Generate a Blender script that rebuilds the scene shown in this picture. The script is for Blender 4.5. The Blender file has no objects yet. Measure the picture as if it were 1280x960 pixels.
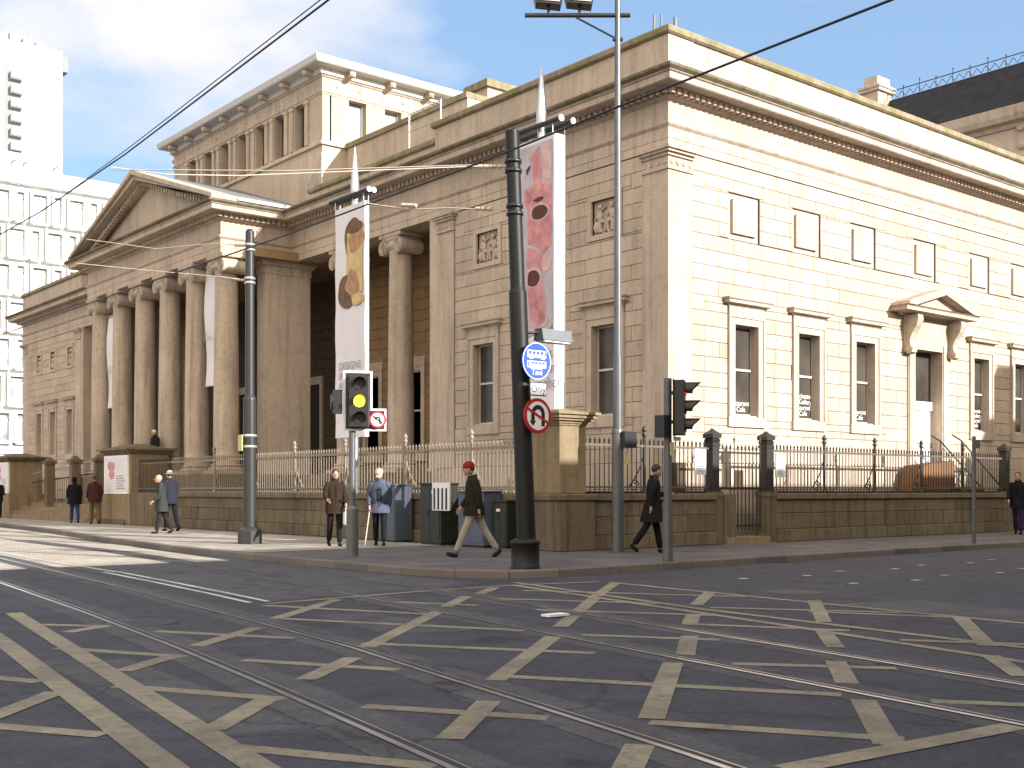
import bpy, bmesh, math, random
from mathutils import Vector, Matrix
from math import sin, cos, pi, radians as R
random.seed(7)
SC = bpy.context.scene
COL = SC.collection
CAM = Vector((-19.924, -18.384, 1.35))
YAW = R(50.40)
FL = 1444.0

# ------------------------------------------------------------------ materials
def new_mat(name):
    m = bpy.data.materials.new(name); m.use_nodes = True
    nt = m.node_tree; b = nt.nodes['Principled BSDF']
    return m, nt, b
def N(nt, t, **k):
    n = nt.nodes.new(t)
    for a, v in k.items():
        if a in n.inputs: n.inputs[a].default_value = v
        else: setattr(n, a, v)
    return n
def ramp(nt, fac, stops):
    r = nt.nodes.new('ShaderNodeValToRGB'); e = r.color_ramp.elements
    while len(e) < len(stops): e.new(.5)
    for i, (p, c) in enumerate(stops):
        e[i].position = p; e[i].color = (c[0], c[1], c[2], 1)
    nt.links.new(fac, r.inputs[0]); return r
def mixc(nt, mode, fac, a, b):
    m = nt.nodes.new('ShaderNodeMix'); m.data_type = 'RGBA'; m.blend_type = mode; m.clamp_factor = True
    for s, v in ((m.inputs[0], fac), (m.inputs[6], a), (m.inputs[7], b)):
        if hasattr(v, 'is_output'): nt.links.new(v, s)
        elif isinstance(v, (int, float)): s.default_value = v
        else: s.default_value = (v[0], v[1], v[2], 1)
    return m.outputs[2]
def coords(nt, scale=(1, 1, 1)):
    g = nt.nodes.new('ShaderNodeNewGeometry')
    mp = nt.nodes.new('ShaderNodeMapping'); mp.inputs['Scale'].default_value = scale
    nt.links.new(g.outputs['Position'], mp.inputs['Vector'])
    return mp.outputs[0], g
def noise(nt, vec, scale, detail=4, rough=.6):
    n = N(nt, 'ShaderNodeTexNoise', Scale=scale, Detail=detail, Roughness=rough)
    nt.links.new(vec, n.inputs['Vector']); return n.outputs['Fac']
def bump(nt, b, h, strength=.3, dist=.02):
    bp = N(nt, 'ShaderNodeBump', Strength=strength, Distance=dist)
    nt.links.new(h, bp.inputs['Height']); nt.links.new(bp.outputs[0], b.inputs['Normal'])

def stone(name, base, dirt=(.10, .075, .05), amount=.45, island=.10, streak=.35, moss=None, grain=.25):
    m, nt, b = new_mat(name)
    v, g = coords(nt)
    big = noise(nt, v, .55, 5, .65)
    c = mixc(nt, 'MIX', ramp(nt, big, [(.35, (0, 0, 0)), (.75, (1, 1, 1))]).outputs[0],
             [x * 1.06 for x in base], [x * .80 for x in base])
    rnd = g.outputs['Random Per Island']
    c = mixc(nt, 'MULTIPLY', 1.0, c, ramp(nt, rnd, [(0, (1 - island * 1.6,) * 3), (.5, (1, 1 - island * .25, 1 - island * .5)), (1, (1 + island * .4, 1 + island * .4, 1 + island * .2))]).outputs[0])
    sv, _ = coords(nt, (3.2, 3.2, .22))
    st = noise(nt, sv, 1.3, 5, .7)
    c = mixc(nt, 'MIX', ramp(nt, st, [(.48, (0, 0, 0)), (.74, (streak,) * 3)]).outputs[0], c, dirt)
    fine = noise(nt, v, 7, 6, .75)
    c = mixc(nt, 'MIX', ramp(nt, fine, [(.5, (0, 0, 0)), (.85, (amount,) * 3)]).outputs[0], c, dirt)
    if moss:
        mv = noise(nt, v, 1.7, 5, .7)
        c = mixc(nt, 'MIX', ramp(nt, mv, [(.38, (0, 0, 0)), (.62, (.85,) * 3)]).outputs[0], c, moss)
    nt.links.new(c, b.inputs['Base Color'])
    b.inputs['Roughness'].default_value = .9; b.inputs['Specular IOR Level'].default_value = .2
    gr = noise(nt, v, 38, 4, .7)
    bump(nt, b, gr, grain, .01)
    return m

def plain(name, col, rough=.5, metal=0., vary=.15, scale=6., bumpy=0., spec=.5, emit=None):
    m, nt, b = new_mat(name)
    v, g = coords(nt)
    n = noise(nt, v, scale, 4, .65)
    c = mixc(nt, 'MULTIPLY', 1., col, ramp(nt, n, [(.3, (1 - vary,) * 3), (.7, (1 + vary * .3,) * 3)]).outputs[0])
    nt.links.new(c, b.inputs['Base Color'])
    b.inputs['Roughness'].default_value = rough; b.inputs['Metallic'].default_value = metal
    b.inputs['Specular IOR Level'].default_value = spec
    if bumpy: bump(nt, b, noise(nt, v, scale * 6, 4), bumpy, .01)
    if emit:
        b.inputs['Emission Color'].default_value = (*emit[:3], 1); b.inputs['Emission Strength'].default_value = emit[3]
    return m

def asphalt(name, base, light, wear=.35):
    m, nt, b = new_mat(name)
    v, g = coords(nt)
    n1 = noise(nt, v, .35, 6, .6); n2 = noise(nt, v, 60, 3, .8); n3 = noise(nt, v, 2.2, 6, .7)
    c = mixc(nt, 'MIX', ramp(nt, n1, [(.35, (0, 0, 0)), (.7, (wear,) * 3)]).outputs[0], base, light)
    c = mixc(nt, 'MULTIPLY', 1., c, ramp(nt, n2, [(.3, (.65,) * 3), (.62, (1.0,) * 3), (.78, (1.9,) * 3)]).outputs[0])
    c = mixc(nt, 'MULTIPLY', 1., c, ramp(nt, n3, [(.32, (.70,) * 3), (.68, (1.2,) * 3)]).outputs[0])
    n4 = noise(nt, v, 16, 5, .85)
    c = mixc(nt, 'MULTIPLY', 1., c, ramp(nt, n4, [(.38, (.72,) * 3), (.55, (1.,) * 3), (.70, (1.45,) * 3)]).outputs[0])
    # dark oil spots
    n5 = noise(nt, v, 1.3, 3, .5)
    c = mixc(nt, 'MULTIPLY', 1., c, ramp(nt, n5, [(.28, (.5,) * 3), (.36, (1.,) * 3)]).outputs[0])
    # tar seams and hairline cracks
    vo = N(nt, 'ShaderNodeTexVoronoi', Scale=.33); vo.feature = 'DISTANCE_TO_EDGE'
    wv = N(nt, 'ShaderNodeTexNoise', Scale=1.4, Detail=4.)
    nt.links.new(v, wv.inputs['Vector'])
    va = N(nt, 'ShaderNodeVectorMath', operation='ADD'); nt.links.new(v, va.inputs[0]); nt.links.new(wv.outputs['Color'], va.inputs[1])
    nt.links.new(va.outputs[0], vo.inputs['Vector'])
    c = mixc(nt, 'MIX', ramp(nt, vo.outputs['Distance'], [(0, (.7,) * 3), (.012, (0, 0, 0))]).outputs[0], c, (.018, .018, .02))
    nt.links.new(c, b.inputs['Base Color'])
    b.inputs['Roughness'].default_value = .82; b.inputs['Specular IOR Level'].default_value = .3
    bump(nt, b, n2, .35, .01)
    return m

def paving(name, base, sx=.9, sy=.6, mortar=(.06, .055, .05), joint=.012, rot=0.):
    m, nt, b = new_mat(name)
    v, g = coords(nt)
    mp = nt.nodes.new('ShaderNodeMapping'); mp.inputs['Rotation'].default_value = (0, 0, rot)
    nt.links.new(v, mp.inputs[0])
    br = N(nt, 'ShaderNodeTexBrick', Scale=1.0)
    br.inputs['Brick Width'].default_value = sx; br.inputs['Row Height'].default_value = sy
    br.inputs['Mortar Size'].default_value = joint; br.inputs['Mortar Smooth'].default_value = .3
    br.inputs['Color1'].default_value = (*[x * 1.12 for x in base], 1)
    br.inputs['Color2'].default_value = (*[x * .82 for x in base], 1)
    br.inputs['Mortar'].default_value = (*mortar, 1)
    nt.links.new(mp.outputs[0], br.inputs['Vector'])
    n = noise(nt, v, .9, 5, .7); n2 = noise(nt, v, 22, 4, .7)
    c = mixc(nt, 'MULTIPLY', 1., br.outputs['Color'], ramp(nt, n, [(.3, (.68,) * 3), (.7, (1.1,) * 3)]).outputs[0])
    c = mixc(nt, 'MULTIPLY', 1., c, ramp(nt, n2, [(.3, (.8,) * 3), (.7, (1.1,) * 3)]).outputs[0])
    nt.links.new(c, b.inputs['Base Color']); b.inputs['Roughness'].default_value = .85
    b.inputs['Specular IOR Level'].default_value = .25
    bump(nt, b, br.outputs['Fac'], -.35, .01)
    return m

def glass(name, col=(.02, .02, .022), rough=.06):
    m, nt, b = new_mat(name)
    v, g = coords(nt)
    n = noise(nt, v, .8, 3, .5)
    c = mixc(nt, 'MIX', ramp(nt, n, [(.35, (0, 0, 0)), (.65, (1, 1, 1))]).outputs[0], [x * .6 for x in col], [x * 1.5 for x in col])
    nt.links.new(c, b.inputs['Base Color'])
    b.inputs['Roughness'].default_value = rough; b.inputs['IOR'].default_value = 1.5
    bump(nt, b, noise(nt, v, 1.3, 2), .04, .02)
    return m

def worn_paint(name, col, under, gap=.5):
    m, nt, b = new_mat(name)
    v, g = coords(nt)
    n = noise(nt, v, 7, 8, .85); n2 = noise(nt, v, .9, 5, .7); n3 = noise(nt, v, 70, 3, .8)
    c = mixc(nt, 'MULTIPLY', 1., col, ramp(nt, n2, [(.32, (.52,) * 3), (.62, (1.1,) * 3)]).outputs[0])
    c = mixc(nt, 'MIX', ramp(nt, n, [(gap - .03, (0, 0, 0)), (gap + .12, (.9,) * 3)]).outputs[0], c, under)
    c = mixc(nt, 'MULTIPLY', 1., c, ramp(nt, n3, [(.3, (.75,) * 3), (.65, (1.1,) * 3)]).outputs[0])
    nt.links.new(c, b.inputs['Base Color']); b.inputs['Roughness'].default_value = .75
    bump(nt, b, n3, .25, .01)
    return m

SB = (.475, .394, .316)
M = {}
M['stone'] = stone('sandstone_ashlar', SB)
M['trim'] = stone('sandstone_trim', [x * 1.0 for x in SB], island=.04, streak=.45, amount=.5)
M['column'] = stone('sandstone_column', [x * .92 for x in SB], island=.05, streak=.6, amount=.6)
M['joint'] = plain('soiled_joint', (.075, .058, .042), .95, spec=.1)
M['moss'] = stone('mossy_coping', [x * .62 for x in SB], dirt=(.06, .05, .03), amount=.7, streak=.7, moss=(.17, .16, .055))
M['mossdark'] = stone('blackened_capping', [x * .42 for x in SB], dirt=(.035, .032, .02), amount=.8, streak=.8, moss=(.10, .095, .035))
M['plinth'] = stone('sooty_plinth', (.155, .125, .086), dirt=(.035, .034, .018), amount=.8, island=.16, streak=.85, moss=None)
M['pier'] = stone('weathered_pier', (.25, .19, .115), dirt=(.06, .055, .035), amount=.6, island=.05, streak=.6)
M['porch'] = stone('shaded_porch_stone', (.085, .06, .038), amount=.6, island=.08)  # darker stone, the portico's shade put into its colour
M['inner'] = stone('shaded_loggia_stone', (.27, .18, .098), amount=.5, island=.08)  # stone darkened to paint in the shade of loggias and ceiling
M['lead'] = plain('grey_lead', (.16, .17, .18), .6)
M['leadlight'] = plain('pale_lead', (.50, .49, .46), .6)
M['slate'] = plain('dark_slate', (.030, .030, .040), .75, vary=.4, scale=3, bumpy=.4, spec=.25)
M['iron'] = plain('black_iron', (.022, .018, .016), .45, vary=.3, scale=20)
M['ironpale'] = plain('pale_iron', (.11, .09, .07), .5, vary=.4, scale=14)  # paler iron for the rails than for the bars
M['ironfront'] = plain('sunlit_iron', (.24, .20, .155), .42, vary=.35, scale=16)  # pale copy of the black iron with sunlight painted into it
M['glass'] = glass('dark_window_glass', (.05, .042, .034), .25)
M['glassblue'] = glass('office_glass', (.20, .21, .235), .3)
M['white'] = plain('white_paint', (.78, .77, .74), .5, vary=.06)
M['sash'] = plain('sash_paint', (.50, .48, .43), .5, vary=.1)
M['dark'] = plain('dark_interior', (.02, .015, .012), .9)
M['concrete'] = plain('white_precast', (.66, .66, .64), .8, vary=.10, scale=.8)
M['beige'] = plain('beige_cladding', (.42, .385, .33), .8, vary=.1, scale=.6)
M['asphalt'] = asphalt('road_asphalt', (.052, .054, .070), (.088, .09, .105))
M['asphalt2'] = asphalt('worn_asphalt', (.078, .08, .094), (.12, .12, .13), .6)
M['sett'] = paving('sunlit_setts', (.44, .395, .335), .28, .16, (.27, .235, .19), .015)  # pale tone paints the sunlit stretch of street
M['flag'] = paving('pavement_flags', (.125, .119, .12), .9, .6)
M['flagpale'] = paving('sunlit_pavement_flags', (.36, .325, .285), .75, .6, (.09, .08, .07))
M['kerb'] = stone('granite_kerb', (.15, .138, .132), island=.2, streak=.2)
M['bed'] = asphalt('track_bed_asphalt', (.078, .078, .086), (.118, .117, .122), .5)
M['rail'] = plain('polished_rail', (.58, .58, .60), .30, 1., vary=.35, scale=4)
M['cover'] = plain('worn_cover', (.040, .039, .040), .6, vary=.4, scale=12, bumpy=.4)
M['groove'] = plain('rail_groove', (.018, .018, .02), .7)
M['yellow'] = worn_paint('worn_yellow_paint', (.255, .22, .15), (.075, .073, .078), .53)
M['whiteline'] = worn_paint('worn_white_paint', (.55, .55, .53), (.1, .1, .1), .58)
M['polegrey'] = plain('galvanised_pole', (.115, .118, .125), .42, .35, vary=.2, scale=5)
M['poledark'] = plain('dark_pole_paint', (.026, .025, .025), .42, vary=.2, scale=5, spec=.4)
M['poleblack'] = plain('black_pole_paint', (.008, .0075, .0075), .5, vary=.2, scale=5, spec=.3)
M['silver'] = plain('silver_pole', (.52, .53, .54), .3, .7, vary=.1)
M['black'] = plain('black_plastic', (.012, .012, .013), .4)
M['wire'] = plain('black_wire', (.012, .012, .014), .5)
M['wirepale'] = plain('pale_span_wire', (.52, .45, .36), .6)
M['bannerwhite'] = plain('banner_fabric', (.66, .63, .66), .8, vary=.08, scale=2.)
M['pink'] = plain('banner_pink', (.60, .27, .28), .8, vary=.5, scale=4.)
M['pinkpale'] = plain('banner_pale_pink', (.62, .40, .40), .8, vary=.3, scale=5.)
M['maroon'] = plain('banner_maroon', (.10, .028, .026), .8, vary=.3, scale=6.)
M['greyblue'] = plain('banner_greyblue', (.46, .42, .46), .8, vary=.25, scale=3.)
M['ochre'] = plain('banner_ochre', (.56, .43, .20), .8, vary=.3, scale=5.)
M['brown'] = plain('banner_brown', (.16, .085, .045), .8, vary=.4, scale=5.)
M['tan'] = plain('banner_tan', (.42, .235, .13), .8, vary=.4, scale=6.)
M['greytext'] = plain('grey_lettering', (.30, .30, .33), .8)
M['blue'] = plain('sign_blue', (.02, .07, .40), .35, vary=.08)
M['red'] = plain('sign_red', (.36, .012, .022), .35, vary=.08)
M['signwhite'] = plain('sign_white', (.72, .72, .72), .35, vary=.05)
M['amber'] = plain('amber_lens', (.9, .45, .01), .3, emit=(1, .55, .02, 3.2))
M['redlens'] = plain('red_lens', (.35, .01, .01), .3, emit=(1, .03, .03, .5))
M['cabblue'] = plain('bluegrey_cabinet', (.075, .095, .13), .5, vary=.15, scale=3)
M['cabgreen'] = plain('darkgreen_cabinet', (.02, .025, .016), .5, vary=.3, scale=3)
M['yellowtag'] = plain('yellow_tag', (.46, .42, .17), .5)
M['notice'] = plain('notice_paper', (.60, .66, .72), .6, vary=.06)
M['skin'] = plain('skin', (.40, .235, .165), .6, vary=.06)
M['paper'] = plain('litter_paper', (.75, .76, .80), .7)

def cloth(col, name): return plain(name, col, .9, vary=.22, scale=9., bumpy=.15, spec=.15)

# ------------------------------------------------------------------ mesh helpers
class MB:
    def __init__(s): s.v = []; s.f = []; s.sm = []; s.mi = []; s.ch = []; s.m = 0
    def add(s, vs, fs, smooth=False):
        o = len(s.v); s.v += [tuple(p) for p in vs]
        s.ch.append((o, len(s.v), len(s.f), len(s.f) + len(fs))); s.f += [tuple(i + o for i in f) for f in fs]; s.sm += [smooth] * len(fs); s.mi += [s.m] * len(fs)
    def box(s, x0, x1, y0, y1, z0, z1):
        s.add([(x0, y0, z0), (x1, y0, z0), (x1, y1, z0), (x0, y1, z0), (x0, y0, z1), (x1, y0, z1), (x1, y1, z1), (x0, y1, z1)],
              [(3, 2, 1, 0), (4, 5, 6, 7), (0, 1, 5, 4), (1, 2, 6, 5), (2, 3, 7, 6), (3, 0, 4, 7)])
    def obox(s, fr, u0, u1, z0, z1, d0, d1):   # box in a facade frame
        a = fr(u0, z0, d0); b = fr(u1, z1, d1)
        s.box(min(a[0], b[0]), max(a[0], b[0]), min(a[1], b[1]), max(a[1], b[1]), min(a[2], b[2]), max(a[2], b[2]))
    def cbox(s, x0, x1, y0, y1, z0, z1, c=.01):  # box with chamfered edges
        P = []
        for z, i in ((z0, c), (z0 + c, 0), (z1 - c, 0), (z1, c)):
            k = c if i == 0 else c * 1.0 + i
            e = i
            P.append([(x0 + e + c * (i == 0), y0 + e, z), (x1 - e - c * (i == 0), y0 + e, z), (x1 - e, y0 + e + c * (i == 0), z), (x1 - e, y1 - e - c * (i == 0), z),
                      (x1 - e - c * (i == 0), y1 - e, z), (x0 + e + c * (i == 0), y1 - e, z), (x0 + e, y1 - e - c * (i == 0), z), (x0 + e, y0 + e + c * (i == 0), z)])
        vs = [p for r in P for p in r]; fs = []
        for r in range(3):
            for k in range(8):
                fs.append((r * 8 + k, r * 8 + (k + 1) % 8, r * 8 + 8 + (k + 1) % 8, r * 8 + 8 + k))
        fs += [tuple(range(7, -1, -1)), tuple(range(24, 32))]
        s.add(vs, fs)
    def tube(s, p0, p1, r0, r1=None, n=10, caps=True, smooth=True):
        r1 = r0 if r1 is None else r1
        p0, p1 = Vector(p0), Vector(p1); d = (p1 - p0).normalized()
        a = d.orthogonal().normalized(); b = d.cross(a)
        vs = []
        for p, r in ((p0, r0), (p1, r1)):
            for k in range(n):
                t = 2 * pi * k / n; vs.append(p + (a * cos(t) + b * sin(t)) * r)
        s.add(vs, [(k, (k + 1) % n, n + (k + 1) % n, n + k) for k in range(n)], smooth)
        if caps: s.add(vs, [tuple(range(n - 1, -1, -1)), tuple(range(n, 2 * n))])
    def path(s, pts, r, n=8):
        for a, b in zip(pts, pts[1:]): s.tube(a, b, r, r, n)
    def lathe(s, x, y, prof, n=24, smooth=True, sx=1., sy=1.):
        vs = []; m = len(prof)
        for r, z in prof:
            for k in range(n):
                t = 2 * pi * (k + .5) / n; vs.append((x + r * cos(t) * sx, y + r * sin(t) * sy, z))
        fs = [(i * n + k, i * n + (k + 1) % n, (i + 1) * n + (k + 1) % n, (i + 1) * n + k) for i in range(m - 1) for k in range(n)]
        s.add(vs, fs, smooth)
        s.add(vs, [tuple(range(n - 1, -1, -1)), tuple(range((m - 1) * n, m * n))])
    def ell(s, c, r, n=14, m=9, smooth=True, rot=None):
        c = Vector(c); vs = []
        for i in range(m + 1):
            a = pi * i / m
            for k in range(n):
                t = 2 * pi * k / n
                p = Vector((r[0] * sin(a) * cos(t), r[1] * sin(a) * sin(t), r[2] * cos(a)))
                vs.append(c + (rot @ p if rot else p))
        s.add(vs, [(i * n + k, (i + 1) * n + k, (i + 1) * n + (k + 1) % n, i * n + (k + 1) % n) for i in range(m) for k in range(n)], smooth)
    def poly(s, pts): s.add(pts, [tuple(range(len(pts)))])
    def prism(s, pts, ext):                  # polygon extruded by a vector
        n = len(pts); e = Vector(ext); vs = [Vector(p) for p in pts]; vs += [p + e for p in vs]
        s.add(vs, [tuple(range(n - 1, -1, -1)), tuple(range(n, 2 * n))] + [(k, (k + 1) % n, n + (k + 1) % n, n + k) for k in range(n)])
    def sweep(s, prof, path, closed=False, caps=True):   # prof: (out,z); path: xy wall line, outside on the left
        n = len(path); m = len(prof); rings = []
        def nrm(a, b):
            d = Vector((b[0] - a[0], b[1] - a[1])).normalized(); return Vector((-d.y, d.x))
        for i, p in enumerate(path):
            if closed: n1 = nrm(path[i - 1], p); n2 = nrm(p, path[(i + 1) % n])
            else:
                n1 = nrm(path[i - 1], p) if i else nrm(p, path[1])
                n2 = nrm(p, path[i + 1]) if i < n - 1 else n1
            k = n1 + n2; k = k / max(.2, k.dot(n1)) if k.length > 1e-6 else n1
            rings.append([(p[0] + k.x * o, p[1] + k.y * o, z) for o, z in prof])
        vs = [p for r in rings for p in r]; fs = []
        for i in range(n if closed else n - 1):
            j = (i + 1) % n
            for a in range(m):
                b2 = (a + 1) % m
                fs.append((i * m + a, i * m + b2, j * m + b2, j * m + a))
        if caps and not closed: fs += [tuple(range(m)), tuple(range(n * m - 1, (n - 1) * m - 1, -1))]
        s.add(vs, fs)
    def mesh(s, me, mat4):
        s.add([mat4 @ v.co for v in me.vertices], [tuple(p.vertices) for p in me.polygons], False)
    def build(s, name, mat, parent=None, loc=None, fix=True, bevel=0.):
        origin = Vector((0, 0, 0))
        p = parent
        while p: origin += p.location; p = p.parent
        if loc is not None: origin = Vector(loc)
        me = bpy.data.meshes.new(name)
        me.from_pydata([Vector(v) - origin for v in s.v], [], s.f); me.update()
        if fix:
            bm = bmesh.new(); bm.from_mesh(me); bmesh.ops.recalc_face_normals(bm, faces=bm.faces); bm.to_mesh(me); bm.free()
        me.polygons.foreach_set('use_smooth', s.sm)
        if any(s.mi): me.polygons.foreach_set('material_index', s.mi)
        for x in (mat if isinstance(mat, list) else [mat]): me.materials.append(x)
        o = bpy.data.objects.new(name, me); COL.objects.link(o)
        if parent: o.parent = parent
        elif loc is not None: o.location = loc
        if bevel:
            bv = o.modifiers.new('bevel', 'BEVEL'); bv.width = bevel; bv.segments = 2; bv.limit_method = 'ANGLE'
        return o

def builds(mb, name, mat, parent=None, fix=True):
    '''one object for every separate piece collected in mb'''
    bb = []
    for (a, b, c, d) in mb.ch:
        xs = list(zip(*mb.v[a:b])); bb.append(([min(q) for q in xs], [max(q) for q in xs]))
    n = len(bb); par = list(range(n))
    def find(i):
        while par[i] != i: par[i] = par[par[i]]; i = par[i]
        return i
    for i in range(n):
        for j in range(i):
            g = sum(max(0, bb[i][0][k] - bb[j][1][k], bb[j][0][k] - bb[i][1][k]) ** 2 for k in range(3)) ** .5
            sz = max(max(bb[q][1][k] - bb[q][0][k] for k in range(3)) for q in (i, j))
            if g <= max(.02, .45 * sz): par[find(i)] = find(j)
    groups = {}
    for i in range(n): groups.setdefault(find(i), []).append(i)
    out = []
    for ids in groups.values():
        q = MB()
        for i in ids:
            a, b, c, d = mb.ch[i]; o = len(q.v); q.v += mb.v[a:b]
            q.f += [tuple(k - a + o for k in f) for f in mb.f[c:d]]; q.sm += mb.sm[c:d]; q.mi += mb.mi[c:d]
        out.append(q.build(name, mat, parent, fix=fix))
    return out
def tag(o, label=None, cat=None, group=None, kind=None):
    if label: o['label'] = label
    if cat: o['category'] = cat
    if group: o['group'] = group
    if kind: o['kind'] = kind
    return o
def thing(name, label, cat, loc=(0, 0, 0), rz=0., group=None):
    o = bpy.data.objects.new(name, None); COL.objects.link(o)
    o.location = loc; o.rotation_euler = (0, 0, rz); o.empty_display_size = .3
    return tag(o, label, cat, group)
def copy_tree(o, parent=None):
    c = o.copy(); COL.objects.link(c)
    if parent: c.parent = parent
    for ch in list(o.children): copy_tree(ch, c)
    return c

def text_mesh(body, size, align='LEFT', extrude=.0, space=1.):
    cu = bpy.data.curves.new('lettering', 'FONT'); cu.body = body; cu.size = size; cu.align_x = align; cu.extrude = extrude; cu.space_line = space
    o = bpy.data.objects.new('lettering', cu); COL.objects.link(o)
    bpy.context.view_layer.update()
    me = bpy.data.meshes.new_from_object(o.evaluated_get(bpy.context.evaluated_depsgraph_get()))
    bpy.data.objects.remove(o); bpy.data.curves.remove(cu)
    return me
def frame4(origin, u, v):
    u = Vector(u).normalized(); v = Vector(v).normalized(); n = u.cross(v)
    m = Matrix.Identity(4)
    for i in range(3): m[i][0] = u[i]; m[i][1] = v[i]; m[i][2] = n[i]; m[i][3] = origin[i]
    return m

# ------------------------------------------------------------------ camera, light, sky
cam = bpy.data.cameras.new('camera'); co = bpy.data.objects.new('camera', cam); COL.objects.link(co)
co.location = CAM; co.rotation_euler = (R(90), 0, YAW - R(90))
cam.sensor_width = 36; cam.lens = FL / 1280 * 36; cam.shift_y = (612.9 - 480) / 1280
cam.clip_start = .1; cam.clip_end = 3000
SC.camera = co
SUNV = Vector((.30, -1., .40)).normalized()
sun = bpy.data.lights.new('sun', 'SUN'); so = bpy.data.objects.new('sun', sun); COL.objects.link(so)
sun.energy = 5.0; sun.angle = R(.5); sun.color = (1., .98, .96)
so.rotation_euler = SUNV.to_track_quat('Z', 'Y').to_euler()
w = bpy.data.worlds.new('World'); SC.world = w; w.use_nodes = True
nt = w.node_tree; bg = nt.nodes['Background']
sky = nt.nodes.new('ShaderNodeTexSky'); sky.sky_type = 'NISHITA'; sky.sun_disc = False
sky.sun_elevation = math.asin(SUNV.z); sky.sun_rotation = math.atan2(SUNV.x, SUNV.y)
sky.air_density = 1.0; sky.dust_density = .6; sky.ozone_density = 1.5
tc = nt.nodes.new('ShaderNodeTexCoord')
mp = nt.nodes.new('ShaderNodeMapping'); mp.inputs['Scale'].default_value = (1., 1., 2.0); mp.inputs['Location'].default_value = (.2, 1.9, .4)
nt.links.new(tc.outputs['Generated'], mp.inputs[0])
n1 = N(nt, 'ShaderNodeTexNoise', Scale=2.6, Detail=7., Roughness=.5); nt.links.new(mp.outputs[0], n1.inputs['Vector'])
# denser, brighter cloud added out of view behind the camera to fill the shade
dt = N(nt, 'ShaderNodeVectorMath', operation='DOT_PRODUCT'); nt.links.new(tc.outputs['Generated'], dt.inputs[0]); dt.inputs[1].default_value = (-.64, -.77, .1)
side = N(nt, 'ShaderNodeMapRange'); nt.links.new(dt.outputs['Value'], side.inputs[0]); side.inputs[1].default_value = -.25; side.inputs[2].default_value = .45
ad = N(nt, 'ShaderNodeMath', operation='MULTIPLY_ADD'); nt.links.new(side.outputs[0], ad.inputs[0]); ad.inputs[1].default_value = .16; nt.links.new(n1.outputs['Fac'], ad.inputs[2])
rp = ramp(nt, ad.outputs[0], [(.485, (0, 0, 0)), (.62, (1, 1, 1))])
clear = mixc(nt, 'MIX', .55, sky.outputs[0], (1.65, 2.6, 4.1))
cloud = mixc(nt, 'MIX', side.outputs[0], (4.25, 4.2, 4.3), (10.8, 9.3, 7.6))
cl2 = mixc(nt, 'MIX', rp.outputs[0], clear, cloud)
nt.links.new(cl2, bg.inputs['Color']); bg.inputs['Strength'].default_value = .12
SC.view_settings.view_transform = 'Standard'; SC.view_settings.look = 'None'
SC.view_settings.gamma = 1; SC.view_settings.use_curve_mapping = False
SC.view_settings.exposure = .98

# ------------------------------------------------------------------ ground, road, pavements
def sheet(name, pts, z, mat, kind='structure', label=None):
    mb = MB(); mb.poly([(x, y, z) for x, y in pts]); o = mb.build(name, mat, fix=False)
    if o.data.polygons[0].normal.z < 0: o.data.flip_normals()
    return tag(o, label, kind=kind)
def strip(mb, pts, wd, z):
    pts = [Vector(p) for p in pts]
    L = []; Rr = []
    for i, p in enumerate(pts):
        d = ((pts[i + 1] - p) if i < len(pts) - 1 else Vector((0, 0))) + ((p - pts[i - 1]) if i else Vector((0, 0)))
        d.normalize(); n = Vector((-d.y, d.x)) * wd / 2
        L.append(p + n); Rr.append(p - n)
    for i in range(len(pts) - 1):
        mb.add([(*L[i], z), (*Rr[i], z), (*Rr[i + 1], z), (*L[i + 1], z)], [(0, 1, 2, 3)])
sheet('ground', [(-500, -500), (700, -500), (700, 700), (-500, 700)], -.02, M['asphalt2'])
sheet('road', [(-40, -60), (80, -60), (80, 120), (-40, 120)], 0., M['asphalt'])
# worn patch of lighter asphalt in front of the kerb, and setts beyond with the sunlight put into their pale colour
sheet('worn_road', [(-13.25, -5.6), (-9.6, -5.2), (-9.75, 2.2), (-13.0, 2.2)], .001, M['asphalt2'])
sheet('sunlit_tramway', [(-17.5, 2.2), (-9.95, 2.2), (-9.4, 8), (-8.4, 14), (-7.3, 28), (-6.9, 60), (-6.9, 110), (-15, 110), (-17.5, 30)], .001, M['sett'])
kerb_line = [(-6.5, 110), (-6.6, 45), (-7.0, 30), (-7.75, 20), (-8.9, 12), (-9.45, 6), (-9.55, 1), (-9.5, -3), (-9.25, -4.1), (-8.7, -4.75), (-7.9, -5.0), (-6.5, -4.95), (-2, -4.85), (10, -4.85), (80, -4.85)]
def offset_line(pts, d):
    out = []
    for i, p in enumerate(pts):
        a = Vector(pts[max(i - 1, 0)]); b = Vector(pts[min(i + 1, len(pts) - 1)]); t = (b - a).normalized()
        out.append((p[0] + -t.y * d, p[1] + t.x * d))
    return out
inner = offset_line(kerb_line, .16)
mb = MB()
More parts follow.
